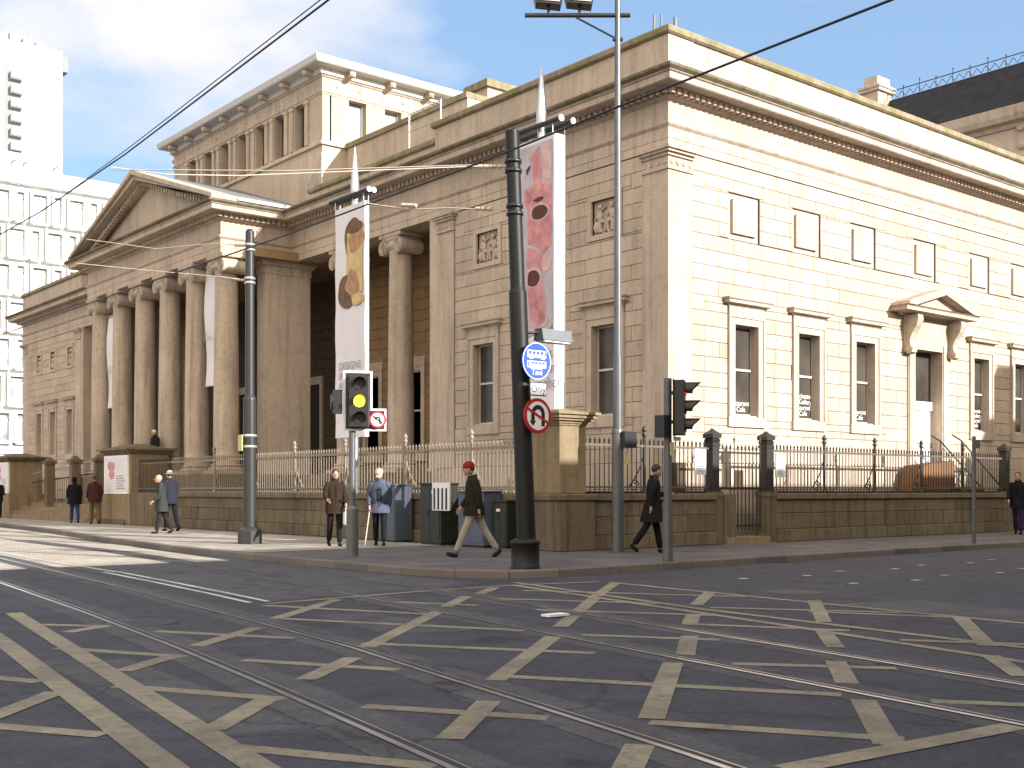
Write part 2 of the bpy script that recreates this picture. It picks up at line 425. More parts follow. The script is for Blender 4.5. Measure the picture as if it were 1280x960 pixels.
def kerb_stones(mb, outer, inn):
    # each kerb stone 0.9 m long with a tiny joint
    pos = 0
    for i in range(len(outer) - 1):
        a, b = Vector(outer[i]), Vector(outer[i + 1]); c, d = Vector(inn[i]), Vector(inn[i + 1])
        L = (b - a).length; k = max(1, int(round(L / .95)))
        if L > 40: k = int(L / 3)
        for j in range(k):
            t0 = j / k + .006 / max(L, .1); t1 = (j + 1) / k - .006 / max(L, .1)
            p, q = a.lerp(b, t0), a.lerp(b, t1); r, s_ = c.lerp(d, t0), c.lerp(d, t1)
            pi_, qi = p.lerp(r, .12), q.lerp(s_, .12)
            vs = [(*p, -.01), (*q, -.01), (*q, .105), (*p, .105), (*qi, .124), (*pi_, .124), (*r, .124), (*s_, .124), (*r, -.01), (*s_, -.01)]
            mb.add(vs, [(0, 1, 2, 3), (3, 2, 4, 5), (5, 4, 7, 6), (6, 7, 9, 8), (0, 3, 5, 6, 8), (1, 9, 7, 4, 2)])
kerb_stones(mb, kerb_line, inner)
tag(mb.build('kerb', M['kerb']), kind='structure')
pv = inner + [(80, 110)]
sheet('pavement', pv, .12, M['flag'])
sheet('sunny_pavement', offset_line([(-6.6, 45), (-7.0, 30), (-7.75, 20), (-8.9, 12), (-9.45, 6), (-9.5, 2.5)], .17) + [(-4.5, 2.5), (-4.5, 45)], .124, M['flagpale'])  # paler flags, sunlight past the shadow edge painted into their colour

# tram tracks
RA = [(-14.3, 14), (-14.55, 6), (-14.9, -.5), (-15.4, -5.5), (-15.8, -8.9), (-16.1, -11), (-16.3, -12.3), (-16.52, -13.7), (-16.9, -16), (-17.8, -21), (-19.5, -29)]
RB = [(-12.85, 14), (-13.1, 6), (-13.5, 1.4), (-13.9, -3.2), (-14.35, -7.4), (-14.65, -9.9), (-14.89, -11.2), (-15.13, -12.6), (-15.45, -14.4), (-15.9, -16.5), (-16.8, -21.4), (-18.2, -29)]
RC = [(-10.3, 14), (-10.45, 6.57), (-10.85, 2.4), (-11.43, -1.79), (-12.0, -5.6), (-12.35, -8), (-12.65, -9.9), (-12.95, -11.9), (-13.12, -13.1), (-13.35, -14.7), (-13.7, -17), (-14.5, -21.8), (-15.8, -29)]
RD = [(-8.85, 14), (-9.0, 7), (-9.45, 2.5), (-9.95, -.8), (-10.5, -3.9), (-10.9, -6.6), (-11.27, -9.1), (-11.5, -10.7), (-11.72, -12.2), (-12.0, -14), (-12.4, -16.5), (-13.2, -21.8), (-14.4, -29)]
far = lambda l, x: [(x, 110), (x, 40)] + l
for (a, b, xa, xb, lab) in ((RA, RB, -12.6, -11.15, 'pair of grooved steel tram rails nearest the camera crossing the yellow box'),
                            (RC, RD, -9.0, -7.55, 'pair of grooved steel tram rails nearest the corner kerb')):
    t = thing('tram_track', lab, 'tram track', (b[6][0], b[6][1], 0), group='tram tracks in the junction')
    for l, xx in ((a, xa), (b, xb)):
        bed = MB(); strip(bed, l, .52, .0022); o = bed.build('track_bed', M['bed'], t, fix=False)
        g = MB(); strip(g, far(l, xx), .115, .0062); g.build('rail_groove', M['groove'], t, fix=False)
        rl = MB(); strip(rl, offset_line(far(l, xx), -.030), .042, .0072); strip(rl, offset_line(far(l, xx), .044), .014, .0072)
        rl.build('rail', M['rail'], t, fix=False)

# yellow box junction
Y = MB(); zc = [0.0]
def yl(a, b, wd=.15):
    zc[0] += 1; strip(Y, [a, b], wd, .0030 + zc[0] * .00004)
HL = [((-16.18, -6.43), (-15.71, -7.0)), ((-16.62, -8.3), (-16.0, -9.48)), ((-15.5, -7.7), (-14.75, -9.0)), ((-16.95, -10.5), (-16.3, -11.7)),
      ((-17.2, -12.75), (-16.62, -13.8)), ((-16.04, -12.23), (-15.4, -13.25)), ((-14.45, -9.7), (-13.3, -11.45)),
      ((-14.05, -7.5), (-12.75, -9.9)), ((-13.54, -6.11), (-12.6, -8.15)), ((-15.72, -9.95), (-15.05, -11.15)), ((-14.62, -11.9), (-13.4, -13.9)),
      ((-15.03, -13.72), (-14.3, -14.92)), ((-12.55, -10.5), (-11.85, -11.55)), ((-12.88, -12.55), (-12.1, -13.5)), ((-13.15, -14.4), (-12.7, -15.0)),
      ((-11.15, -10.5), (-10.35, -11.9)), ((-17.6, -9.4), (-17.3, -10.0)), ((-18.3, -10.9), (-17.6, -12.05)), ((-12.2, -6.6), (-11.6, -7.7)), ((-11.4, -8.5), (-10.3, -10.2)),
      ((-10.9, -7.2), (-9.75, -9.0)), ((-9.9, -6.5), (-8.3, -9.0)), ((-9.7, -9.6), (-8.5, -11.3)), ((-10.6, -12.6), (-9.3, -14.5)), ((-9.2, -10.6), (-8.5, -11.9))]
DL = [((-16.2, -7.25), (-15.7, -6.95)), ((-16.68, -9.9), (-16.1, -9.42)), ((-17.08, -12.3), (-16.36, -11.6)), ((-15.66, -8.94), (-14.62, -8.05)),
      ((-15.82, -11.11), (-14.98, -10.4)), ((-14.1, -7.45), (-12.5, -6.03)), ((-14.55, -9.93), (-12.35, -7.95)), ((-12.0, -7.6), (-11.0, -6.7)), ((-10.7, -6.55), (-9.9, -5.9)),
      ((-14.8, -12.0), (-12.85, -10.43)), ((-12.3, -9.91), (-11.5, -9.24)), ((-11.1, -8.9), (-9.85, -7.85)), ((-9.75, -7.75), (-7.95, -6.31)), ((-16.2, -13.35), (-15.33, -12.6)),
      ((-14.95, -13.66), (-13.2, -12.23)), ((-12.8, -12.0), (-11.85, -11.2)), ((-11.12, -10.55), (-10.4, -9.97)), ((-9.64, -9.33), (-8.12, -8.25)),
      ((-9.94, -11.32), (-8.08, -9.86)), ((-11.48, -12.53), (-10.62, -11.8)), ((-12.99, -13.67), (-12.15, -12.99)), ((-14.5, -14.95), (-13.45, -14.1)),
      ((-10.38, -13.31), (-8.45, -11.97)), ((-11.75, -14.3), (-10.9, -13.6)), ((-15.95, -14.45), (-15.5, -14.1)), ((-18.0, -11.2), (-17.35, -10.5))]
for a, b in HL: yl(a, b, .14)
for a, b in DL: yl(a, b, .16)
for pl, wd in (([(-13.41, -5.97), (-11.2, -5.75), (-9.49, -5.77), (-8.1, -6.1)], .12), ([(-8.04, -6.23), (-8.24, -9.04), (-8.38, -10.97), (-8.5, -13.5)], .13),
               ([(-15.35, -14.93), (-13.5, -15.13)], .17), ([(-16.7, -6.3), (-16.84, -7.41), (-17.63, -12.99), (-18.0, -16)], .17), ([(-16.05, -5.1), (-16.13, -5.62), (-17.29, -13.28), (-17.7, -16)], .17),
               ([(-9.13, -5.4), (-9.92, -9.7), (-10.24, -13.56), (-10.4, -17)], .13), ([(-9.45, -5.7), (-10.53, -11.46), (-11.13, -14.3), (-11.6, -17)], .13)):
    zc[0] += 1; strip(Y, pl, wd, .0030 + zc[0] * .00004)
tag(Y.build('yellow_road_marking', M['yellow'], fix=False), kind='structure')
Wl = MB()
for off in (0, .22):
    strip(Wl, [(-12.75 - off, .6), (-12.94 - off, -1.99), (-13.13 - off, -4.25), (-13.27 - off * 1.1, -5.7)], .07, .0035)
strip(Wl, [(-12.40, 9), (-12.72, 4.37), (-12.82, .4)], .09, .0078)
for k in range(9):
    for j in range(2):
        x = -6 + k * 1.25 + j * .5; y = -7.0 - j * 1.6 - (k % 2) * .25
        if random.random() < .75: strip(Wl, [(x, y), (x + .14, y - .05)], .10, .0025)
tag(Wl.build('white_road_marking', M['whiteline'], fix=False), kind='structure')
sheet('road_patch', [(-13.9, -9.2), (-13.1, -9.6), (-12.95, -7.6), (-13.6, -7.4)], .0006, M['asphalt2'])
sheet('road_patch', [(-9.0, -13.5), (-7.4, -13.9), (-7.0, -10.6), (-8.2, -10.2)], .0006, M['bed'])
sheet('road_patch', [(-17.0, -9.0), (-16.4, -9.3), (-16.6, -12.6), (-17.2, -12.4)], .0006, M['bed'])
sheet('road_patch', [(2.0, -8.4), (30., -8.6), (30, -7.6), (2.2, -7.4)], .0006, M['bed'])
for x_, y_, lab_ in ((-7.3, -9.0, 'round iron manhole cover in the road between the yellow lines at right'), (-15.3, -6.9, 'round iron manhole cover in the road between the near tram rails')):
    mb = MB(); mb.lathe(x_, y_, [(.36, .0005), (.36, .003), (.30, .004), (.0, .004)], 28)
    for k in range(5): mb.box(x_ - .22, x_ + .22, y_ - .18 + k * .09 - .015, y_ - .18 + k * .09 + .015, .003, .0055)
    tag(mb.build('manhole_cover', M['cover'], loc=(x_, y_, 0)), lab_, 'manhole cover', 'manhole covers')
mb = MB(); mb.box(-2.4, -1.9, -5.22, -4.9, .0, .004)
for k in range(7): mb.box(-2.37 + k * .07, -2.335 + k * .07, -5.2, -4.92, .004, .007)
tag(mb.build('drain_grate', M['iron'], loc=(-2.15, -5.05, 0)), 'iron drain grate in the gutter of the side street', 'drain')
mb = MB(); mb.box(-11.86, -11.58, -9.26, -9.12, .012, .035)
tag(mb.build('litter', M['paper'], loc=(-11.71, -9.18, .02)), 'scrap of white paper lying on the road by the tram rail', 'litter')
mb = MB(); mb.lathe(-6.6, -3.3, [(.42, .121), (.42, .1275), (.36, .1285), (.0, .1285)], 28)
tag(mb.build('manhole_cover', M['polegrey'], loc=(-6.6, -3.3, .12)), 'round iron manhole cover in the corner pavement', 'manhole cover')

# ------------------------------------------------------------------ gallery building
frR = lambda u, z, d: (u, -d, z)              # Princess side, outward -Y
frF = lambda u, z, d: (-d, u, z)              # Mosley side, outward -X
GW = 48.2; GX = 24.0                          # width along the front, depth
gal = thing('art_gallery', 'long two storey sandstone gallery with a columned portico and blocky parapet, filling the corner', 'gallery', (0, 0, 0))
zA, zF, zC, zP = 9.35, 9.93, 10.44, 12.18

def rect_cut(rects, holes):
    for h in holes:
        out = []
        for r in rects:
            a, b, c, d = r
            if h[0] >= b or h[1] <= a or h[2] >= d or h[3] <= c: out.append(r); continue
            if c < h[2]: out.append((a, b, c, h[2]))
            if h[3] < d: out.append((a, b, h[3], d))
            c2, d2 = max(c, h[2]), min(d, h[3])
            if a < h[0]: out.append((a, h[0], c2, d2))
            if h[1] < b: out.append((h[1], b, c2, d2))
        rects = out
    return rects
def block(mb, fr, u0, u1, z0, z1, d0, d1, c=.013, j=.0042):
    u0 += j; u1 -= j; z0 += j; z1 -= j
    if u1 - u0 < .03 or z1 - z0 < .03: return
    vs = [fr(u0, z0, d0), fr(u1, z0, d0), fr(u1, z1, d0), fr(u0, z1, d0),
          fr(u0, z0, d1 - c), fr(u1, z0, d1 - c), fr(u1, z1, d1 - c), fr(u0, z1, d1 - c),
          fr(u0 + c, z0 + c, d1), fr(u1 - c, z0 + c, d1), fr(u1 - c, z1 - c, d1), fr(u0 + c, z1 - c, d1)]
    fs = [(0, 1, 5, 4), (1, 2, 6, 5), (2, 3, 7, 6), (3, 0, 4, 7), (4, 5, 9, 8), (5, 6, 10, 9), (6, 7, 11, 10), (7, 4, 8, 11), (8, 9, 10, 11), (3, 2, 1, 0)]
    mb.add(vs, fs)
def ashlar(fr, u0, u1, z0, z1, holes, parent, start=0., L=1.1, H=.3725, d=.0, mat='stone', wallholes=None, wd=.5):
    bl = MB(); n = int(round((z1 - z0) / H)); H = (z1 - z0) / n
    for r in range(n):
        za, zb = z1 - (r + 1) * H, z1 - r * H
        u = u0 - (L / 2 if r % 2 else 0) + start
        while u < u1:
            ln = L * random.uniform(.97, 1.03) if r % 3 else L
            a, b = max(u, u0), min(u + ln, u1); u += ln
            if b - a < .05: continue
            for q in rect_cut([(a, b, za, zb)], holes): block(bl, fr, q[0], q[1], q[2], q[3], d - .04, d)
    o = bl.build('ashlar_facing', M[mat], parent, fix=False)
    back = MB()
    for q in rect_cut([(u0, u1, z0, z1)], wallholes or holes): back.obox(fr, q[0], q[1], q[2], q[3], d - wd, d - .036)
    back.build('backing_wall', M['joint'], parent)
    return o

def sash_window(fr, uc, zs, zh, parent, w=.90, recess=.22, frame=.22, hood=True, text=None, d=0.):
    """window with stone architrave, sill, hood, sash bars and pane; zs sill level, zh head level"""
    f = MB(); a, b = uc - w / 2, uc + w / 2
    f.obox(fr, a - frame, a, zs - .005, zh + .20, d - recess - .1, d + .035)
    f.obox(fr, b, b + frame, zs - .005, zh + .20, d - recess - .1, d + .035)
    f.obox(fr, a, b, zh, zh + .20, d - recess - .1, d + .035)
    f.obox(fr, a - frame - .03, a - frame + .05, zs, zh + .24, d - .05, d + .062)
    f.obox(fr, b + frame - .05, b + frame + .03, zs, zh + .24, d - .05, d + .062)
    f.obox(fr, a - frame + .05, b + frame - .05, zh + .17, zh + .24, d - .05, d + .062)
    win = f.build('window', M['trim'], parent)
    s = MB(); s.obox(fr, a - frame - .04, b + frame + .04, zs - .26, zs - .008, d - recess - .08, d + .06)
    s.obox(fr, a + .0, b - .0, zs - .01, zs + .03, d - recess - .05, d - .02)
    s.build('sill', M['trim'], win)
    if hood:
        h = MB(); h.obox(fr, a - frame, b + frame, zh + .24, zh + .44, d - .05, d + .03)
        prof = [(0, zh + .44), (.06, zh + .44), (.09, zh + .48), (.19, zh + .50), (.19, zh + .57), (.23, zh + .60), (.23, zh + .635), (0, zh + .66)]
        p0 = fr(b + frame - .02, 0, d - .02); p1 = fr(a - frame + .02, 0, d - .02)
        q0 = fr(b + frame - .02, 0, d - .04); q1 = fr(a - frame + .02, 0, d - .04)
        pth = [(q0[0], q0[1]), (p0[0], p0[1]), (p1[0], p1[1]), (q1[0], q1[1])]
        if fr is frF: pth = pth[::-1]
        h.sweep(prof, pth)
        h.build('hood', M['trim'], win)
    g = MB(); g.obox(fr, a + .04, b - .04, zs + .03, zh - .03, d - recess - .03, d - recess)
    g.build('pane', M['glass'], win)
    sb = MB(); dd0, dd1 = d - recess - .04, d - recess + .035
    zm = zs + (zh - zs) * .52
    sb.obox(fr, a, a + .03, zs + .02, zh, dd0, dd1 - .02); sb.obox(fr, b - .03, b, zs + .02, zh, dd0, dd1 - .02)
    sb.obox(fr, a + .03, b - .03, zh - .04, zh, dd0, dd1); sb.obox(fr, a + .03, b - .03, zs + .02, zs + .08, dd0, dd1)
    sb.obox(fr, a + .03, b - .03, zm - .028, zm + .028, dd0, dd1 + .01)
    sb.build('sash', M['sash'], win)
    if text:
        t = MB(); me = text_mesh(text, .185, 'LEFT', 0, .82)
        p = fr(a + .02, zs + .14 + .155 * text.count('\n'), d - recess + .004)
        t.mesh(me, frame4(p, (1, 0, 0) if fr is frR else (0, -1, 0), (0, 0, 1)))
        t.build('lettering', M['signwhite'], win, fix=False)
    return win

# --- right (sunlit) elevation
HW = [(2.10, 3.55), (4.66, 6.09), (7.22, 8.66), (13.49, 14.92), (16.05, 17.47), (18.6, 20.0)]
wc = [2.825, 5.375, 7.94, 14.205, 16.76, 19.3]
holesR = [(c - .70, c + .70, 2.92, 5.88) for c in wc] + [(10.05, 12.25, 1.3, 5.95)]
pc = [2.765, 5.31, 7.87, 11.0, 14.135, 16.7, 19.25]
panR = [(c - .605, c + .605, 7.52, 8.655) for c in pc]; panO = [(c - .60, c + .60, 7.525, 8.65) for c in pc]
openR = [(c - .52, c + .52, 3.10, 5.50) for c in wc] + [(10.30, 12.0, 1.5, 5.6)]
ashlar(frR, .83, 21., 2.0, 9.33, holesR + panR, gal, start=-.12, wallholes=openR + panO)
ashlar(frR, -.04, 21., .1, 2.0, [(10.05, 12.25, 1.3, 2.05)], gal, L=1.5, H=.62, d=.05, wallholes=[(10.30, 12.0, 1.45, 2.05)], wd=.6)
texts = ['Restaurant\nand Cafe', 'Manchester\nArt Gallery\nRestaurant\nand Cafe', 'Restaurant\nand Cafe', 'Manchester\nArt Gallery\nRestaurant\nand Cafe', None, None]
for c, t in zip(wc, texts): sash_window(frR, c, 3.17, 5.43, gal, text=t)
def plain_panel(fr, c, parent):
    # sunk border with a raised field in the middle
    mb = MB(); z0, z1, h = 7.52, 8.655, .605; q = .15
    mb.obox(fr, c - h, c + h, z0, z1, -.12, -.065)
    mb.obox(fr, c - h + q, c + h - q, z0 + q, z1 - q, -.07, .008)
    return mb.build('wall_panel', M['trim'], parent)
for c in pc: plain_panel(frR, c, gal)
# side door with consoled pediment
dr = MB()
dr.obox(frR, 10.42, 11.88, 1.55, 3.78, -.36, -.30); dr.obox(frR, 10.42, 11.88, 3.72, 3.98, -.36, -.24)
for a in (10.55, 11.2):
    for z in (1.7, 2.8): dr.obox(frR, a, a + .52, z, z + .85, -.31, -.27)
door = dr.build('door', M['white'], gal)
f = MB()
for a, b in ((10.05, 10.42), (11.88, 12.25)):
    f.obox(frR, a, b, 1.45, 5.9, -.45, .05); f.obox(frR, a + .04, a + .13, 1.45, 5.62, .04, .075)
f.obox(frR, 10.42, 11.88, 5.45, 5.9, -.45, .05); f.obox(frR, 9.98, 12.32, 5.62, 6.35, -.05, .06)
f.build('door_surround', M['trim'], door)
f = MB(); f.obox(frR, 10.42, 11.88, 3.98, 5.45, -.38, -.34); f.build('transom_pane', M['glass'], door)
f = MB(); f.tube((11.75, .24, 2.62), (11.75, .24, 2.75), .02); f.build('handle', M['black'], door)
f = MB(); ph0, ph1 = 9.72, 12.6
prof = [(0, 6.36), (.10, 6.36), (.14, 6.42), (.50, 6.44), (.50, 6.54), (.56, 6.58), (0, 6.58)]
f.sweep(prof, [(ph1, .03), (ph1, -.02), (ph0, -.02), (ph0, .03)])
cxp = (ph0 + ph1) / 2
for s_ in (-1, 1):
    e = cxp + s_ * 1.95
    f.prism([(e, -.02, 6.58), (e - s_ * .05, -.02, 6.68), (cxp, -.02, 7.22), (cxp, -.02, 7.02), (e - s_ * .38, -.02, 6.581)], (0, -.58 + .002 * s_, 0))
f.prism([(cxp - 1.4, -.02, 6.585), (cxp, -.02, 7.03), (cxp + 1.4, -.02, 6.585)], (0, -.30, 0))
f.build('door_pediment', M['trim'], door)
for uc in (9.98, 12.32):
    k = MB(); pts = []
    side = [(.0, 6.36), (.46, 6.36), (.48, 6.22), (.42, 6.05), (.28, 5.85), (.20, 5.65), (.22, 5.52), (.30, 5.42), (.26, 5.30), (.12, 5.26), (.0, 5.36)]
    k.prism([(uc - .13, -d_ - .01, z) for d_, z in side], (.26, 0, 0))
    k.tube((uc - .15, -.34, 6.2), (uc + .15, -.34, 6.2), .12, n=14); k.tube((uc - .15, -.19, 5.42), (uc + .15, -.19, 5.42), .09, n=14)
    k.build('console', M['trim'], door)
# steps and handrails down from the side door
st = MB()
for k in range(5): st.box(9.9 - .0, 12.4 + k * .36 + .4, -.86, -.06, .1, 1.45 - k * .26 - .001 * k)
st.box(9.6, 9.9, -.88, -.06, .1, 1.5)
st.build('door_steps', M['plinth'], door)
hr = MB()
for y in (-.80, -.15):
    hr.path([(11.1, y, 2.95), (11.6, y, 2.80), (14.1, y, 1.35)], .022); 
    for q in (0, .5, 1): hr.tube((11.6 + 2.4 * q, y, 2.8 - 1.4 * q), (11.6 + 2.4 * q, y, 1.5 - 1.2 * q), .016)
hr.build('handrail', M['iron'], door)

# --- pilasters
def pilaster(fr, u0, u1, z0, parent, d=.06, z1=zA, caps=True):
    p = MB(); p.obox(fr, u0, u1, z0, z1 - .48, -.30, d)
    p.obox(fr, u0 - .05, u1 + .05, z0, z0 + .45, -.2, d + .05)
    o = p.build('pilaster', M['trim'], parent)
    c = MB(); c.obox(fr, u0 - .01, u1 + .01, z1 - .48, z1 - .20, -.25, d + .02)
    for k in range(4):
        u = u0 + (u1 - u0) * (k + .5) / 4; a = fr(u, z1 - .34, d + .015); b = fr(u, z1 - .34, d + .05)
        c.tube(a, b, .065, .05, 10)
    c.obox(fr, u0 - .04, u1 + .04, z1 - .51, z1 - .475, -.2, d + .05)
    c.obox(fr, u0 - .06, u1 + .06, z1 - .20, z1 - .13, -.2, d + .09)
    c.obox(fr, u0 - .12, u1 + .12, z1 - .13, z1 - .07, -.2, d + .15)
    c.obox(fr, u0 - .17, u1 + .17, z1 - .07, z1 - .002, -.2, d + .20)
    c.build('capital', M['trim'], o)
    return o
def corner_pilaster(parent, cx, cy, sx, sy):
    """square corner pier of plain blocks, faces toward sx and sy"""
    p = MB(); w_ = .83
    def bx(mb, o, z0, z1):
        x0, x1 = (cx - o, cx + w_) if sx < 0 else (cx - w_, cx + o); y0, y1 = (cy - o, cy + w_) if sy < 0 else (cy - w_, cy + o)
        mb.box(x0, x1, y0, y1, z0, z1)
    zz = 2.0
    bx(p, .004, 2.0, zA - .48)
    o = p.build('pilaster', M['trim'], parent)
    c = MB(); bx(c, .02, zA - .48, zA - .2); bx(c, .045, zA - .51, zA - .475); bx(c, .07, zA - .2, zA - .13); bx(c, .14, zA - .13, zA - .07); bx(c, .20, zA - .07, zA - .002)
    for k in range(4):
        t = .1 + .21 * k
        c.tube((cx + t, cy - .015, zA - .34), (cx + t, cy - .045, zA - .34), .065, .05, 10)
        y = cy + t if sy < 0 else cy - t
        c.tube((cx - .015, y, zA - .34), (cx - .045, y, zA - .34), .065, .05, 10)
    c.build('capital', M['trim'], o)
corner_pilaster(gal, 0, 0, -1, -1)
corner_pilaster(gal, 0, GW, -1, 1)

# --- front wings
fw_w = [2.12, 6.94]
holesF = [(c - .70, c + .70, 2.92, 5.88) for c in fw_w] + [(1.5, 2.72, 7.55, 8.68), (6.15, 7.40, 7.55, 8.68)]
ashlar(frF, .83, 8.28, 2.0, 9.33, holesF, gal, start=-.2, wallholes=[(c - .52, c + .52, 3.10, 5.50) for c in fw_w] + [(1.56, 2.66, 7.6, 8.63), (6.2, 7.35, 7.6, 8.63)])
ashlar(frF, -.052, 9.6, .1, 2.0, [], gal, L=1.5, H=.62, d=.05, wd=.6)
for c in fw_w: sash_window(frF, c, 3.17, 5.43, gal, text=('Restaurant\nand Cafe' if c < 3 else None))
lw_w = [40.64, 43.2, 45.4]
holesL = [(c - .62, c + .62, 2.92, 5.88) for c in lw_w] + [(c - .5, c + .5, 7.5, 8.7) for c in lw_w]
ashlar(frF, 39.0, GW - .83, 2.0, 9.33, holesL, gal, wallholes=[(c - .47, c + .47, 3.10, 5.50) for c in lw_w] + [(c - .45, c + .45, 7.55, 8.65) for c in lw_w])
ashlar(frF, 38.6, GW + .05, .1, 2.0, [], gal, L=1.5, H=.62, d=.05, wd=.6)
for c in lw_w: sash_window(frF, c, 3.17, 5.43, gal, w=.8)
def carved_panel(fr, u0, u1, z0, z1, parent, seed):
    rnd = random.Random(seed); mb = MB(); q = .14
    mb.obox(fr, u0 + .01, u1 - .01, z1 - q, z1 - .01, -.04, .025); mb.obox(fr, u0 + .01, u1 - .01, z0 + .01, z0 + q, -.04, .025)
    mb.obox(fr, u0 + .01, u0 + q, z0 + q, z1 - q, -.04, .025); mb.obox(fr, u1 - q, u1 - .01, z0 + q, z1 - q, -.04, .025)
    mb.obox(fr, u0 + q, u1 - q, z0 + q, z1 - q, -.14, -.095)
    o = mb.build('carved_panel', M['stone'], parent)
    f = MB(); uc = (u0 + u1) / 2; w_ = (u1 - u0) / 2 - q; h_ = (z1 - z0) / 2 - q; zc_ = (z0 + z1) / 2
    rr = (lambda a, b, d_: (a, d_, b)) if abs(fr(1, 0, 0)[0]) > .5 else (lambda a, b, d_: (d_, a, b))
    L = lambda a, b, d_=-.065: fr(uc + a * w_, zc_ + b * h_, d_)
    for s_ in (-1, 1):      # two seated figures turned toward each other
        c = s_ * .48
        f.ell(L(c, .08), rr(.10, .15, .075)); f.ell(L(c - s_ * .06, .62, -.055), rr(.062, .075, .065))
        f.tube(L(c, -.2), L(c - s_ * .42, -.28), .055, .05, 8); f.tube(L(c - s_ * .42, -.28), L(c - s_ * .36, -.85), .05, .035, 8)
        f.tube(L(c, -.2), L(c - s_ * .05, -.85), .06, .04, 8); f.tube(L(c, .35), L(c - s_ * .45, .1 + .5 * (s_ > 0)), .035, .03, 8)
        f.tube(L(c + s_ * .1, .3), L(c + s_ * .42, -.15), .035, .03, 8); f.ell(L(c + s_ * .25, -.5), rr(.12, .15, .06))
    for k in range(10): f.ell(L(rnd.uniform(-.95, .95), rnd.choice((-.92, .9, .75, -.8)), -.08), rr(rnd.uniform(.03, .07), rnd.uniform(.03, .06), .05), 8, 6)
    f.build('carved_figures', M['stone'], o)
carved_panel(frF, 1.5, 2.72, 7.55, 8.68, gal, 1); carved_panel(frF, 6.15, 7.40, 7.55, 8.68, gal, 2)
for i, c in enumerate(lw_w): carved_panel(frF, c - .5, c + .5, 7.5, 8.7, gal, 5 + i)
pilaster(frF, 8.30, 9.06, 2.0, gal, d=.03); pilaster(frF, 39.0, 39.7, 2.0, gal, d=.03)
# return jambs (antae) of the loggias
for y0, y1 in ((9.06, 9.5), (38.7, 39.1)):
    mb = MB(); mb.box(-.012, 1.0, y0 + .003, y1, 1.9, zA - .003); mb.build('anta', M['trim'], gal)

# --- loggias (recessed colonnades) and portico interior
PF = -2.7; PY0, PY1 = 17.8, 30.4
ax = PF + .42
lg = MB()
lg.box(2.6, 3.1, 9.4, 38.8, .1, 12.0)                       # back wall
lg.build('loggia_back_wall', M['inner'], gal)
# coursed blocks on the back wall, both loggias and the portico
frB = lambda u, z, d: (2.6 - d, u, z)
lb = [11.3, 14.0, 16.6, 31.6, 34.2, 36.9]
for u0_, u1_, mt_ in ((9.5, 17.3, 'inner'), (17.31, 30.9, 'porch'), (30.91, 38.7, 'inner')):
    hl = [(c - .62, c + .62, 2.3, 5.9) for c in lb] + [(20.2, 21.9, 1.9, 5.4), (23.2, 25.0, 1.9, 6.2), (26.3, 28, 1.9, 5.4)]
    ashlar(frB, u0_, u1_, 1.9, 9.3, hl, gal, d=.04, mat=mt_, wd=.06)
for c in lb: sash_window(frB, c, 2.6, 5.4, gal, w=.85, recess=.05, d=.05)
for a, b, t_ in ((20.2, 21.9, 5.4), (23.2, 25.0, 6.2), (26.3, 28., 5.4)):
    mb = MB(); mb.obox(frB, a + .02, b - .02, 1.9, t_ - .02, .0, .02)
    d_ = mb.build('door', M['dark'], gal)
    mb = MB(); mb.obox(frB, a - .2, a + .02, 1.9, t_, .02, .12); mb.obox(frB, b - .02, b + .2, 1.9, t_, .02, .12); mb.obox(frB, a - .2, b + .2, t_, t_ + .3, .02, .14)
    mb.build('door_surround', M['trim'], d_)
mb = MB()
for y0, y1 in ((9.4, 17.4), (30.8, 38.8)): mb.box(-.09, 2.6, y0, y1, .1, 1.9); 
mb.box(-3.15, 2.598, 17.4, 30.8, .1, 1.9)
mb.build('podium', M['plinth'], gal)
mb = MB()
for y0, y1 in ((9.5, 17.3), (30.9, 38.7)): mb.box(.7, 2.56, y0, y1, zA - .05, zA + .25)
mb.box(PF + .9, 2.56, 17.3, 30.9, zA - .05, zA + .25)
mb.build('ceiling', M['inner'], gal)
mb = MB()
for k in range(9): mb.box(-3.15 - (9 - k) * .0 - .14 * (k + 1), -3.15 - .14 * k, 22.4, 25.9, .1, 1.9 - .2 * (k + 1) + .0)
mb.build('steps', M['plinth'], gal)
# side walls of the portico with antae
for y0, y1, s_ in ((PY0, PY0 + .62, -1), (PY1 - .62, PY1, 1)):
    mb = MB(); mb.box(-1.05, .72, y0 + .015, y1 - .015, 1.9, zA - .48); o = mb.build('anta', M['trim'], gal)
    c = MB(); c.box(-1.08, .75, y0 - .015, y1 + .015, zA - .48, zA - .2); c.box(-1.17, .84, y0 - .1, y1 + .1, zA - .2, zA - .1); c.box(-1.24, .9, y0 - .17, y1 + .17, zA - .1, zA - .004)
    for k in range(6): c.tube((-.95 + k * .31, y0 if s_ < 0 else y1, zA - .34), (-.95 + k * .31, (y0 - .05) if s_ < 0 else (y1 + .05), zA - .34), .075, .055, 10)
    c.build('capital', M['trim'], o)
def volute(mb, cx, cy, cz, ax_, r=.23, half=.36, turns=2.2, s_=1):
    """spiral scroll disc; ax_ = 'x' means scroll face looks along x"""
    n = 34; prev = None
    for k in range(n):
        t = k / (n - 1); a = pi / 2 + s_ * t * turns * 2 * pi; rr = r * (1 - .86 * t); wd = .055 * (1 - .5 * t)
        pnt = (cos(a) * (rr - wd * .5), sin(a) * (rr - wd * .5))
        p = (cx, cy + pnt[0], cz + pnt[1])
        if prev: mb.tube((prev[0], prev[1], prev[2]), p, wd * .62, wd * .6, 6)
        prev = p
